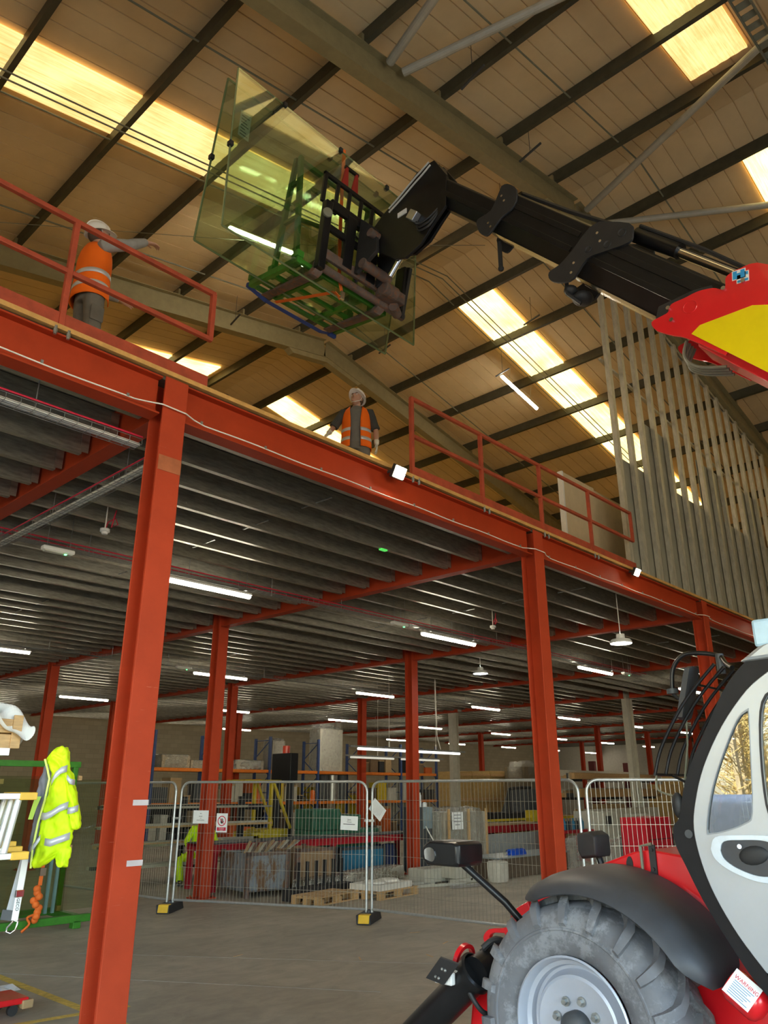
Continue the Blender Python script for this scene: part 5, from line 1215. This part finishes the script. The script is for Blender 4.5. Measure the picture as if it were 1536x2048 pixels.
# floor odds and ends
def floor_bit(name, label, cat, x, y, sx, sy, rz, m, h=.004):
    return tag(MB(Matrix.Translation((x,y,0)) @ Matrix.Rotation(rz,4,'Z')).box((-sx/2,-sy/2,0),(sx/2,sy/2,h)).build(name, m), label, cat)
pm = MB(); pm.loft([[V((3.62+.08*i, 8.75+.11*j, .012+.012*((i*j) % 3))) for i in range(5)] for j in range(4)], False, False); o = pm.build('paper_scrap', PAPER); tag(o, 'crinkled paper scrap on the floor beside the yellow line', 'paper')
JKT = thing('floor_trolley', 'corner of a low red trolley on the floor at the left edge', 'trolley', (3.55, 8.1, 0))
MB().box((3.0, 7.85, .09), (3.62, 8.25, .14)).build('deck', MRED, JKT, bevel=.01); MB().box((3.56, 7.83, .05), (3.66, 8.0, .12)).build('corner_plate', CARD, JKT, bevel=.01)
for y in (7.9, 8.2): MB().cyl((3.5, y-.02, .045), (3.5, y+.02, .045), .045, n=16).build('wheel', BLACKM, JKT, 40)
for k, (x, y, a) in enumerate(((8.9,7.3,.3),(8.1,6.9,1.2),(9.2,8.1,-.4),(7.4,7.4,.9),(6.5,8.6,.2))): floor_bit('straw', 'pale sliver of wood lying on the concrete floor', 'straw', x, y, .16, .018, a, WOOD)['group'] = 'wood slivers on the floor'

# ================================================================ UNDER THE MEZZANINE: BENCHES, BINS, PALLETS
BN = thing('red_bench', 'long red steel bench behind the fence, running right from the sign column', 'bench', (12.9, 14.4, 0))
for y in (14.0, 14.85): MB().ibeam((9.75, y, .79), (16.3, y, .79), .14, .09, .012, .01).build('top_beam', REDCLOTH, BN)
for x in (9.85, 12.5, 13.1, 16.2):
    MB().box((9.75 if 0 else x-.04, 14.0, .72), (x+.04, 14.85, .80)).build('cross_bar', REDCLOTH, BN)
    for y in (14.0, 14.85): MB().box((x-.05, y-.05, .0), (x+.05, y+.05, .72)).build('leg', REDCLOTH, BN)
MB().box((12.5, 13.98, .18), (13.1, 14.02, .26)).build('stretcher', REDCLOTH, BN)
MB().box((9.75, 14.05, .865), (16.3, 14.85, .885)).build('table_top', DGREY, BN)
def bin_(name, label, c, s, rz, m1, m2, cat='bin', posts=True):
    t = thing(name, label, cat, c, rz); M = Matrix.Translation(c) @ Matrix.Rotation(rz, 4, 'Z'); x, y, z = s
    b = MB(M); tk = .03
    for a, e in (((0,0,.1),(x,tk,z)), ((0,y-tk,.1),(x,y,z)), ((0,0,.1),(tk,y,z)), ((x-tk,0,.1),(x,y,z)), ((0,0,.1),(x,y,.13))): b.box(a, e)
    b.build('walls', m1, t)
    if posts:
        for px in (0, x-.06):
            for py in (0, y-.06): MB(M).box((px-.01,py-.01,0), (px+.07,py+.07,z+.03)).build('corner_post', m2, t)
    MB(M).box((-.01,-.01,z-.04), (x+.01,.03,z+.02)).build('rim', m2, t)
    return t
GREYRUST = scratched('grey_rusty_bin', (.20,.22,.24), (.16,.085,.04), .6, .5, (2,2,1), .2); BROWNB = scratched('brown_bin', (.30,.19,.10), (.12,.10,.09), .7, .55, (3,3,1), .25)
bin_('metal_bin', 'grey rust-stained metal bin under the red bench', (9.72, 12.75, 0), (.90, 1.12, .76), R(-10), GREYRUST, RUST)
bin_('metal_bin', 'brown metal bin to the right of the grey one, under the red bench', (10.84, 12.62, 0), (.95, 1.12, .78), R(-6), BROWNB, RUST)
bin_('plastic_bin', 'blue bin in a grey frame below the red bench', (13.55, 14.25, 0), (1.3, .6, .60), R(-12), TEAL, DGREY); bin_('plastic_bin', 'small blue bin half hidden by the bench legs', (12.75, 14.5, 0), (.55, .5, .5), 0, TEAL, TEAL, posts=False)
for k in range(14):                                      # offcuts lying in the brown bin
    rr = random.Random(k); o = MB().bar((10.0+.1*k, 13.2+.02*k, .74), (10.5+.1*k, 13.7, .86+rr.uniform(0,.06)), .06, .02).build('offcut', [CARD, BEIGE, RUST][k % 3]); tag(o, 'thin offcut sticking out of the metal bins', 'offcut', 'offcuts in the metal bins')
def pallet(label, c, rz, L=1.2, Wd=.8):
    t = thing('pallet', label, 'pallet', c, rz); M = Matrix.Translation(c) @ Matrix.Rotation(rz, 4, 'Z')
    for i in range(5): MB(M).box((0,i*(Wd-.1)/4,.122), (L,i*(Wd-.1)/4+.1,.144)).build('deck_board', WOOD, t)
    for j in range(3):
        MB(M).box((j*(L-.145)/2,0,.10), (j*(L-.145)/2+.1,Wd,.122)).build('stringer', WOOD, t)
        for i in range(3): MB(M).box((j*(L-.145)/2,i*(Wd-.1)/2,.022), (j*(L-.145)/2+.145,i*(Wd-.1)/2+.1,.10)).build('block', WOOD, t)
    for i in range(3): MB(M).box((0,i*(Wd-.1)/2,0), (L,i*(Wd-.1)/2+.1,.022)).build('bottom_board', WOOD, t)
pallet('empty wooden pallet on the floor behind the fence joint', (9.98, 11.0, 0), R(10), 1.2, .62); pallet('wooden pallet loaded with white slabs, right of the fence joint', (11.25, 10.72, 0), R(8), 1.25)
sl = MB(Matrix.Translation((11.25,10.72,.145)) @ Matrix.Rotation(R(8),4,'Z')).box((.03,.05,0), (1.1,.75,.10)).build('slab_stack', mat('white_slab', (.72,.68,.6), .7)); tag(sl, 'stack of white slabs on the right-hand pallet', 'slabs')
for k, x in enumerate((.35, .8)): o = MB(Matrix.Translation((11.25,10.72,.245)) @ Matrix.Rotation(R(8),4,'Z')).lathe([(.001,.04),(.19,.04),(.21,.025),(.21,0),(.001,0)], (x,.4,0), n=24).build('round_pad', mat('white_slab', (.72,.68,.6), .7), None, 40); tag(o, ('left', 'right')[k] + ' white round pad on top of the slab stack', 'pad')
def lump(name, label, cat, c, s, m, seed=0, n=20, sm=50, amp=.12, group=None, rz=0):
    """a wrapped, crinkled load"""
    rr = random.Random(seed); b = MB(Matrix.Translation(c) @ Matrix.Rotation(rz,4,'Z')); rings = []
    for i, (z, k) in enumerate(((0,.96),(.12,1),(.4,1.0),(.7,1.0),(.9,.98),(.98,.9),(1.0,.55))):
        ring = []
        for j in range(n):
            a = 2*PI*j/n; ca, sa = math.cos(a), math.sin(a); q = (abs(ca)**5+abs(sa)**5)**(-1/5); w = 1+rr.uniform(-amp, amp)*.6
            ring.append((s[0]/2*ca*q*k*w, s[1]/2*sa*q*k*w, s[2]*z*(1+rr.uniform(-amp, amp)*.3*(z > .5))))
        rings.append(ring)
    o = b.loft(rings).build(name, m, None, sm); return tag(o, label, cat, group)
PROF = mat('stacked_profiles', (.42,.38,.30), .5, var=.35, scale=16, stretch=(.3,8,8))
def wrapped(name, label, cat, c, s, seed=0, inner=PROF, w=WRAP, rz=0):
    t = thing(name, label, cat, c, rz); M = Matrix.Translation(c) @ Matrix.Rotation(rz,4,'Z')
    MB(M).box((-s[0]*.46,-s[1]*.46,0), (s[0]*.46,s[1]*.46,s[2]*.93)).build('contents', inner, t, bevel=.02)
    o = lump('wrapping', '', '', (0,0,0), s, w, seed); o.data.transform(M); del o['label']; del o['category']; attach(o, t)
    return t
wrapped('wrapped_pack', 'low foil-like wrapped pack on the floor behind the empty pallet', 'pack', (11.35, 12.36, 0), (1.5, .38, .30), 1, PROF, WRAPD, R(4))
wrapped('wrapped_pack', 'long shiny wrapped pack lying in front of the blue bin', 'pack', (13.2, 12.9, 0), (2.4, .45, .30), 2, PROF, WRAPD, R(12))
o = thing('steel_rack', 'low black steel rack with upright pins, between the wrapped packs and the empty pallet', 'rack', (10.85, 11.96, 0), R(8)); M = Matrix.Translation((10.85,11.96,0)) @ Matrix.Rotation(R(8),4,'Z')
MB(M).box((-.85,-.17,.0), (.85,.17,.2)).build('base', BLACKM, o, bevel=.01)
for i in range(6): MB(M).box((-.5+.26*i,.09,.2), (-.46+.26*i,.15,.62)).build('pin', BLACKM, o)
# wrapped crate with its sheet of paper
CRT = wrapped('wrapped_crate', 'tall plastic-wrapped crate with a white sheet stuck on its front', 'crate', (16.75, 13.4, .14), (1.75, 1.0, 1.33), 5, mat('crate_goods', (.36,.31,.24), .7, var=.2, scale=3), WRAP, R(-4))
for x in (15.95, 16.75, 17.5): MB().box((x-.03,12.86,.14), (x+.03,12.90,1.45)).build('batten', WOOD, CRT)
MB().box((15.9,12.9,0), (17.6,13.9,.13)).build('skid', WOOD, CRT)
q = MB().box((15.98,12.80,.98), (16.42,12.805,1.38)).build('paper_sheet', PAPER, CRT)
z = MB()
for k, (a, b) in enumerate(((.07,.34),(.07,.34),(.06,.36),(.12,.30))): z.box((15.98+a,12.796,1.30-.075*k), (15.98+b,12.80,1.325-.075*k))
z.build('faint_print', mat('grey_print', (.35,.35,.37), .8), q)
# machine cabinet, green lathe, bottles
LT = thing('lathe', 'green machine tool beside the right-hand red column, behind the bench', 'machine', (14.6, 15.6, 0))
MB().box((13.6,15.3,.2), (16.0,16.0,.95)).build('bed', DGREEN, LT, bevel=.03); MB().box((13.7,15.35,0), (14.3,15.95,.2)).build('foot', DGREEN, LT); MB().box((15.3,15.35,0), (15.9,15.95,.2)).build('foot', DGREEN, LT)
MB().box((13.6,15.25,.95), (14.5,16.0,1.45)).cyl((14.5,15.6,1.2),(14.75,15.6,1.2),.2,n=20).build('headstock', DGREEN, LT, 40, bevel=.03); MB().box((14.95,15.3,.95), (15.3,15.9,1.3)).build('tailstock', DGREEN, LT, bevel=.02)
CB = thing('cabinet', 'dark cabinet with a light grey top section, between the red column and the wrapped crate', 'cabinet', (15.35, 13.75, 0))
MB().box((15.38,13.35,0), (15.86,13.9,1.0)).build('base', DGREY, CB, bevel=.01); MB().box((15.38,13.35,1.0), (15.52,13.9,1.5)).build('dark_side', DGREY, CB, bevel=.01); MB().box((15.53,13.34,1.0), (15.87,13.9,1.5)).build('control_box', mat('cabinet_grey', (.22,.27,.29), .5), CB, bevel=.01)
for k, (x, r, h, lab) in enumerate(((15.45,.05,.12,'squat white pot at the left end of the cabinet top'),(15.58,.04,.34,'tall white spray can on the cabinet top'),(15.76,.06,.11,'squat cream pot on the grey control box'))):
    o = MB().lathe([(r,0),(r,h*.8),(r*.5,h*.9),(r*.5,h),(.001,h)], (x,13.5,1.5), n=16).build('bottle', WHITE, None, 40); tag(o, lab, 'bottle')
o = MB().tube(smoothline([(15.6,13.33,1.05),(15.6,13.22,.9),(15.66,13.1,.7),(15.75,12.9,.55)],4), .015, 6).build('hose', WCAB); tag(o, 'pale hose curving from the cabinet towards the wrapped crate', 'hose')
lump('sack', 'dark blue sack on the floor left of the right-hand red column', 'sack', (15.2, 14.35, 0), (.55,.4,.62), mat('navy', (.02,.03,.09), .7), 8, amp=.2)
FR = thing('machine_casting', 'beige welded machine parts lying in front of the wrapped crate', 'machine part', (14.4, 11.8, 0))
MB().box((13.7,11.75,.02), (15.1,12.25,.30)).build('body', BEIGE, FR, bevel=.02); MB().box((14.25,11.35,.1), (14.6,11.75,.36)).build('bracket', BEIGE, FR, bevel=.01); MB().box((14.7,11.3,.04), (14.78,11.8,.42)).build('bracket', BEIGE, FR, bevel=.01)
MB().box((14.1,11.3,.0), (15.0,11.42,.1)).build('foot_bar', BEIGE, FR, bevel=.01); MB().cyl((14.75,11.5,.3),(14.75,11.5,.55),.05,n=12).build('stub', WHITE, FR)
for k, (a, b, w) in enumerate((((12.7,11.7),(14.3,11.15),.09),((12.9,12.0),(14.0,11.75),.05),((13.6,10.95),(14.4,10.8),.14))): o = MB().bar((*a,.03), (*b,.03), w, .05).build('steel_bar', BEIGE if k != 2 else ALU); tag(o, ('long beige bar','thin beige bar behind the long one','short silver plate')[k] + ' on the floor in front of the wrapped crate', 'bar')
BX = thing('long_box', 'long brown-sided steel box on the floor right of the wrapped crate', 'box', (16.6, 11.6, 0))
MB().box((15.6,11.2,0), (18.6,12.0,.42)).build('sides', mat('brown_side', (.12,.085,.055), .6, var=.2), BX, bevel=.01); MB().box((15.55,11.15,.42), (18.65,12.05,.45)).build('lid', mat('grey_lid', (.3,.34,.34), .4, .3), BX)
lump('blue_wrap', 'crumpled blue wrapping on the lid of the long box', 'wrapping', (16.7, 11.45, .45), (.55,.2,.12), mat('blue_foil', (.01,.08,.5), .3), 4, amp=.4)
lump('white_cover', 'pale conical cover standing before the long box', 'cover', (15.3, 11.0, 0), (.42,.36,.42), mat('pale_cloth', (.5,.46,.38), .8), 5, amp=.12)
lump('plastic_sheet', 'crumpled clear plastic left of the column behind the mudguard', 'plastic', (19.4, 11.2, 0), (1.1,.7,.75), WRAPL, 6, amp=.35); lump('plastic_sheet', 'crumpled clear plastic right of the column behind the mudguard', 'plastic', (18.2, 9.3, 0), (1.3,.9,.8), WRAPL, 7, amp=.35)
# low partition of grey sheet behind the box and right-hand red bench
o = MB().box((17.2,13.6,.0), (21.5,13.66,.75)).build('grey_sheet', mat('grey_sheet', (.33,.35,.34), .5, .2)); tag(o, 'grey sheet standing behind the long brown box', 'sheet')
B2 = thing('red_bench', 'red bench with yellow guards behind the wrapped crate', 'bench', (22.5, 16.0, 0))
MB().box((19.6,15.6,.62), (26.5,15.75,.82)).build('top_beam', REDCLOTH, B2); MB().box((19.6,15.6,.82), (26.5,16.6,.86)).build('table_top', CARD, B2)
for x in (19.8,22.4,25.0): MB().box((x-.08,15.6,0), (x+.08,15.8,.62)).build('leg', REDCLOTH, B2)
MB().box((19.6,15.55,.95), (26.5,15.6,1.02)).build('yellow_rail', FORKY, B2); MB().box((23.7,15.5,.9), (24.3,15.8,1.25)).build('yellow_box', FORKY, B2); MB().box((21.6,15.5,.35), (25.0,15.58,.6)).build('yellow_guard', FORKY, B2)
UV = thing('utility_vehicle', 'black open-framed vehicle parked behind the wrapped crate', 'vehicle', (30.5, 20.5, 0))
MB().box((28.6,19.8,.35), (32.2,21.2,1.0)).build('body', BLACKM, UV, bevel=.05)
MB().tube(smoothline([(28.7,19.9,1.0),(28.7,19.9,1.7),(28.9,19.9,1.95),(30.4,19.9,2.0)],5), .06, 8).build('roll_bar', BLACKM, UV, 40); MB().prism([(29.8,20,1.0),(30.4,20,2.0),(31.9,20,1.9),(32.2,20,1.0)], (0,1.1,0)).build('cab', DGREY, UV, bevel=.04)
for x in (29.2,31.6):
    for y in (19.85,21.15): MB().cyl((x,y-.12,.35),(x,y+.12,.35),.35,n=20).build('wheel', BLACKM, UV, 40)
RC = thing('red_cabinet', 'bright red cabinet behind the fence, beside the cab guard', 'cabinet', (17, 8.2, 0)); MB().box((16.55,8.0,.0), (17.75,8.6,1.34)).build('body', mat('cabinet_red', (.62,.012,.03), .4, var=.08), RC, bevel=.01)
for z in (.5,.9): MB().box((16.6,7.99,z), (17.7,8.0,z+.012)).build('drawer_gap', BLACKM, RC)
BM = thing('machine', 'large pale machine with a dark bay behind the right-hand fence panel', 'machine', (23.5, 12, 0))
MB().box((21.4,11.6,.0), (22.2,12.6,1.32)).build('end_housing', BEIGE, BM, bevel=.03); MB().box((22.2,11.9,.0), (26.5,12.7,.55)).build('bed', DGREY, BM, bevel=.02); MB().box((22.2,12.3,.55), (26.5,12.7,1.35)).build('back_panel', mat('pale_machine', (.36,.32,.25), .6), BM)
MB().box((24.0,11.7,.55), (24.5,12.4,1.2)).build('head', BEIGE, BM, bevel=.02); MB().box((21.5,11.59,.95), (21.8,11.6,1.2)).build('screen', BLACKM, BM)
for k in range(9): o = MB().lathe([(.05,0),(.05,.2),(.02,.24),(.02,.3),(.001,.3)], (19.9+.16*k, 12.2, .85), n=10).build('bottle', [BLACKM, DGREY, TEAL][k % 3], None, 40); tag(o, 'dark bottle in the row on the bench beside the pale machine', 'bottle', 'bottles by the pale machine')
B3 = thing('red_bench', 'short red bench holding a row of bottles, right of the column behind the mudguard', 'bench', (20.6,12.2,0)); MB().box((19.7,11.9,.78), (21.35,12.5,.85)).build('table_top', REDCLOTH, B3)
for x in (19.8,21.25): MB().box((x-.04,11.95,0), (x+.04,12.45,.78)).build('leg', REDCLOTH, B3)

# ================================================================ STACKER, PROFILE RACK, PALLET RACK
SK = thing('stacker', 'yellow pedestrian stacker with a tall black mast, behind the red bench', 'forklift', (13.9, 17.2, 0))
MB().box((13.3,16.8,.12), (14.1,17.6,.95)).build('body', FORKY, SK, bevel=.03); MB().box((12.9,16.75,.5), (13.3,17.6,.9)).build('battery_box', FORKY, SK, bevel=.03)
for y in (16.85,17.55): MB().bar((13.5,y,.95),(13.5,y,2.1),.08,.08).build('guard_post', FORKY, SK); MB().bar((13.55,y,2.12),(14.2,y,.95),.06,.06).build('guard_strut', FORKY, SK)
MB().box((12.6,16.8,2.08), (13.8,17.6,2.15)).build('overhead_guard', FORKY, SK); MB().box((14.1,16.95,.1), (14.7,17.5,.16)).build('fork', BLACKM, SK)
for y in (16.9,17.45): MB().box((14.15,y,.05), (14.32,y+.12,2.85)).build('mast_rail', BLACKM, SK)
MB().box((14.12,16.85,2.1), (14.4,17.65,2.85)).build('mast_shield', BLACK, SK, bevel=.02); MB().cyl((14.25,17.2,2.85),(14.25,17.2,3.05),.1,n=14).build('beacon', mat('beacon_red', (.6,.06,.03), .3), SK, 40)
for x in (13.0,13.9): MB().cyl((x,17.0,.12),(x,17.4,.12),.12,n=16).build('wheel', BLACKM, SK, 40)
PR = thing('cantilever_rack', 'dark cantilever rack stacked with long profiles behind the left fence panels', 'rack', (11.3, 16.7, 0))
for x in (9.2,11.0,12.7):
    MB().box((x-.06,16.95,0), (x+.06,17.1,1.75)).build('upright', BLACKM, PR)
    for z in (.3,.72,1.1,1.5): MB().box((x-.04,16.35,z-.06), (x+.04,16.95,z)).build('arm', BLACKM, PR)
rr = random.Random(5)
for zi, z in enumerate((.3,.72,1.1,1.5)):
    for k in range(6):
        h = rr.uniform(.03,.09); x1 = rr.uniform(11.6,13.3); o = MB().box((8.6+rr.uniform(0,.3), 16.37+.095*k, z), (x1, 16.37+.095*k+.08, z+h)).build('metal_profile', [BEIGE, ALU, WOOD, PROF, BLACKM][(k*3+zi) % 5])
        tag(o, 'long profile lying on the %s level of the dark cantilever rack' % ('lowest', 'second', 'third', 'top')[zi], 'profile', 'profiles on the %s level' % ('lowest', 'second', 'third', 'top')[zi])
PK = thing('pallet_rack', 'blue and orange pallet rack running along the back of the bay', 'rack', (24, 27.5, 0))
ux = [15.95+2.76*i for i in range(7)]
for x in ux:
    f = MB().box((x-.05,26.95,0), (x+.05,27.05,4.05)).build('upright', BLUE, PK); f = MB().box((x-.05,27.95,0), (x+.05,28.05,4.0)).build('upright', BLUE, PK)
    b = MB()
    for i in range(5): b.bar((x,27.0 if i % 2 else 28.0,.3+.72*i), (x,28.0 if i % 2 else 27.0,1.02+.72*i), .03,.03)
    for z in (.3,1.8,3.9): b.bar((x,27,z),(x,28,z),.03,.03)
    b.build('bracing', BLUE, PK)
for i in range(6):
    for z in (1.38, 2.64):
        for y in (27.0, 28.0): MB().box((ux[i]+.05,y-.03,z-.06), (ux[i+1]-.05,y+.03,z+.06)).build('beam', ORANGE, PK)
        MB().box((ux[i]+.06,27.03,z+.03), (ux[i+1]-.06,27.97,z+.055)).build('deck', DGREY, PK)
TUBES = mat('tube_ends', (.38,.30,.2), .7, var=.5, scale=30)
ZT, ZM = 2.70, 1.44
for a in (('bundle', 'wrapped bundle of tubes at the left end of the top rack shelf', 'bundle', (17.0,27.45,ZT), (1.35,.8,.5), 21, TUBES, WRAP),
          ('bundle', 'low wrapped bundle beside the tube bundle on the top rack shelf', 'bundle', (18.1,27.45,ZT), (.95,.8,.32), 22, TUBES, WRAP),
          ('bundle', 'long wrapped bundle on the top rack shelf left of the stacker mast', 'bundle', (20.55,27.45,ZT), (1.5,.8,.38), 23, PROF, WRAPD),
          ('wrapped_column', 'tall narrow wrapped item on the top rack shelf behind the stacker mast', 'pack', (22.05,27.45,ZT), (.75,.7,1.3), 24, PROF, WRAPL),
          ('wrapped_machine', 'tall white wrapped machine on the top rack shelf, beside the grey stanchion', 'machine', (25.15,27.5,ZT), (1.55,.8,2.0), 25, mat('off_white', (.52,.5,.42), .6), WRAPL)):
    wrapped(*a)
rr = random.Random(12); cols = [CARD, BLACKM, DGREY, BEIGE, DGREY, mat('box_dark_brown', (.07,.045,.025), .8), mat('box_white', (.5,.48,.42), .8), mat('box_brown', (.2,.13,.07), .8), BLACKM, FORKY, mat('box_orange', (.6,.12,.02), .6)]
for z, lab, x0, x1, hh in ((ZT, 'top', 26.8, 32.3, .8), (ZM, 'middle', 16.1, 32.3, 1.05), (.0, 'floor', 16.1, 32.3, 1.25), (.0, 'rear', 16.1, 32.3, 1.2)):
    x = x0; rear = 'rear' in lab; yb = 27.1 if not rear else 28.25; d0 = 0
    if rear: z = 0
    while x < x1:
        w = rr.uniform(.25,.7) if not rear else rr.uniform(.5,1.1); h = rr.uniform(.25, hh) if not rear else rr.uniform(1.2, 2.5); d = rr.uniform(.4,.8)
        if min(abs(x+w/2-u) for u in ux) > w/2+.08 and not (z == ZM and x+w > 23.8 and x < 26.4):
            c = cols[rr.randrange(len(cols))]; t = thing('storage_box', ('box among the goods on the %s level of the pallet rack' % lab) if not rear else 'tall box standing on the floor behind the pallet rack', 'box', (x+w/2, yb+d/2, z), 0, ('boxes on the %s level of the pallet rack' % lab) if not rear else 'boxes behind the pallet rack')
            MB().box((x,yb,z), (x+w,yb+d,z+h*.9)).build('body', c, t, bevel=.01); MB().box((x-.01,yb-.01,z+h*.9), (x+w+.01,yb+.01+d,z+h)).build('lid', c if rr.random() < .6 else CARD, t)
        x += w+rr.uniform(.04,.2)
o = MB().lathe([(.11,0),(.11,.4),(.05,.46),(.001,.46)], (24.0,27.05,ZM), n=14).build('orange_canister', STRAP, None, 40); tag(o, 'bright orange canister on the middle rack shelf, beside a blue upright', 'canister')
for k in range(3): o = MB().lathe([(.26,0),(.26,1.1),(.05,1.12),(.001,1.12)], (24.8+.6*k,27.3,ZM), n=18).build('drum', [DGREY, mat('drum_steel', (.4,.4,.38), .3, .7), DGREY][k], None, 40); tag(o, ('left','middle','right')[k] + ' one of three drums on the middle rack shelf', 'drum')
# tall plywood crates, covered pile and timber racks further right
for k in range(3):
    t = thing('plywood_crate', ('left','middle','right')[k] + ' one of three tall plywood crates behind the grey stanchion', 'crate', (33.4+1.6*k, 26.4, 0))
    MB().box((32.65+1.6*k,26,.0), (34.2+1.6*k,27,2.8+.04*k)).build('panel', PLY if k == 5 else mat('crate_ply', (.50,.33,.12), .7, var=.15), t, bevel=.01)
    for zz_ in (.3,1.4,2.6): MB().box((32.65+1.6*k,25.97,zz_), (34.2+1.6*k,26,zz_+.12)).build('batten', WOOD, t)
wrapped('covered_pile', 'tall pile under a shiny clear cover, right of the plywood crates', 'pile', (37.6,24.6,0), (3.2,1.4,3.3), 31, mat('pile_brown', (.22,.17,.1), .7), WRAP)
TK = thing('timber_rack', 'dark rack loaded with long timber, behind the far right fence panel', 'rack', (36, 18, 0))
for x in (31.5,35,38.5):
    MB().box((x-.1,19.2,0), (x+.1,19.5,3.2)).build('upright', mat('rack_maroon', (.12,.02,.02), .6), TK)
    for z in (1.6,2.35): MB().box((x-.08,18.0,z-.1), (x+.08,19.2,z)).build('arm', BLACKM, TK)
for zi, z in enumerate((1.6,2.35)):
    for k in range(8): rr = random.Random(k+zi*9); h = rr.uniform(.1,.4); o = MB().box((30.6+rr.uniform(0,1),18.02+.145*k,z), (38.0+rr.uniform(0,2.2),18.02+.145*k+.13,z+h)).build('timber', [WOOD, CARD, BEIGE, DGREY][k % 4]); tag(o, 'long timber on the %s arms of the dark timber rack' % ('lower','upper')[zi], 'timber', 'timbers on the %s arms' % ('lower','upper')[zi])
for k in range(5): t = thing('wooden_pack', 'wooden pack on the floor under the timber rack', 'pack', (31.5+1.6*k,18.5,0), 0, 'wooden packs under the timber rack'); MB().box((30.8+1.6*k,18,0), (32.2+1.6*k,19,.9+.2*(k % 3))).build('body', mat('crate_ply', (.50,.33,.12), .7) if k % 2 else CARD, t, bevel=.02)
for k in range(4): t = thing('plywood_crate', 'plywood crate standing against the far right wall', 'crate', (44+2*k, 20, 0), 0, 'crates by the far wall'); MB().box((43.2+2*k,19.5,0), (44.9+2*k,20.6,2.2+.5*(k % 2))).build('panel', mat('crate_ply', (.50,.33,.12), .7), t, bevel=.02)
# ================================================================ OUTSIDE THE SIDE DOORWAY: WOODLAND AND A SHEETED LOAD
rr = random.Random(9); tr_ = MB()
for k in range(70):
    x = -17.5-1.1*(k % 12)-rr.uniform(0,1); y = -2+.32*k+rr.uniform(-.5,.5); h = rr.uniform(7.5,11)
    tr_.m = 0; tr_.tube([(x,y,0),(x+.1,y+.05,h*.35),(x,y,h*.7),(x-.1,y,h)], [.13,.11,.07,.02], 6); tr_.m = 1
    for i in range(70):
        z = rr.uniform(.5,h*.95); a = rr.uniform(0,2*PI); L = rr.uniform(.5,1.9)*(1-.05*z); p = V((x,y,z)); q = p+V((math.cos(a)*L,math.sin(a)*L,L*rr.uniform(.2,1.0)))
        tr_.tube([p, q], [.024,.008], 3, False)
        for j in range(4):
            s = p.lerp(q, rr.uniform(.3,1)); b = rr.uniform(0,2*PI); tr_.tube([s, s+V((math.cos(b)*.5,math.sin(b)*.5,rr.uniform(-.1,.5)))], [.016,.005], 3, False)
tag(tr_.build('woodland', [mat('bark', (.42,.34,.2), .9, var=.3), mat('twig_yellow', (.58,.44,.16), .8, var=.35)]), 'bare yellowish woodland outside the open side doorway, mirrored in the cab window', 'woodland')['kind'] = 'stuff'
lump('covered_load', 'load under a white sheet outside the open side doorway', 'load', (-13.5, 8.6, 0), (2.0, 6.0, 1.75), mat('white_sheet', (.75, .77, .8), .7), 41, amp=.1)
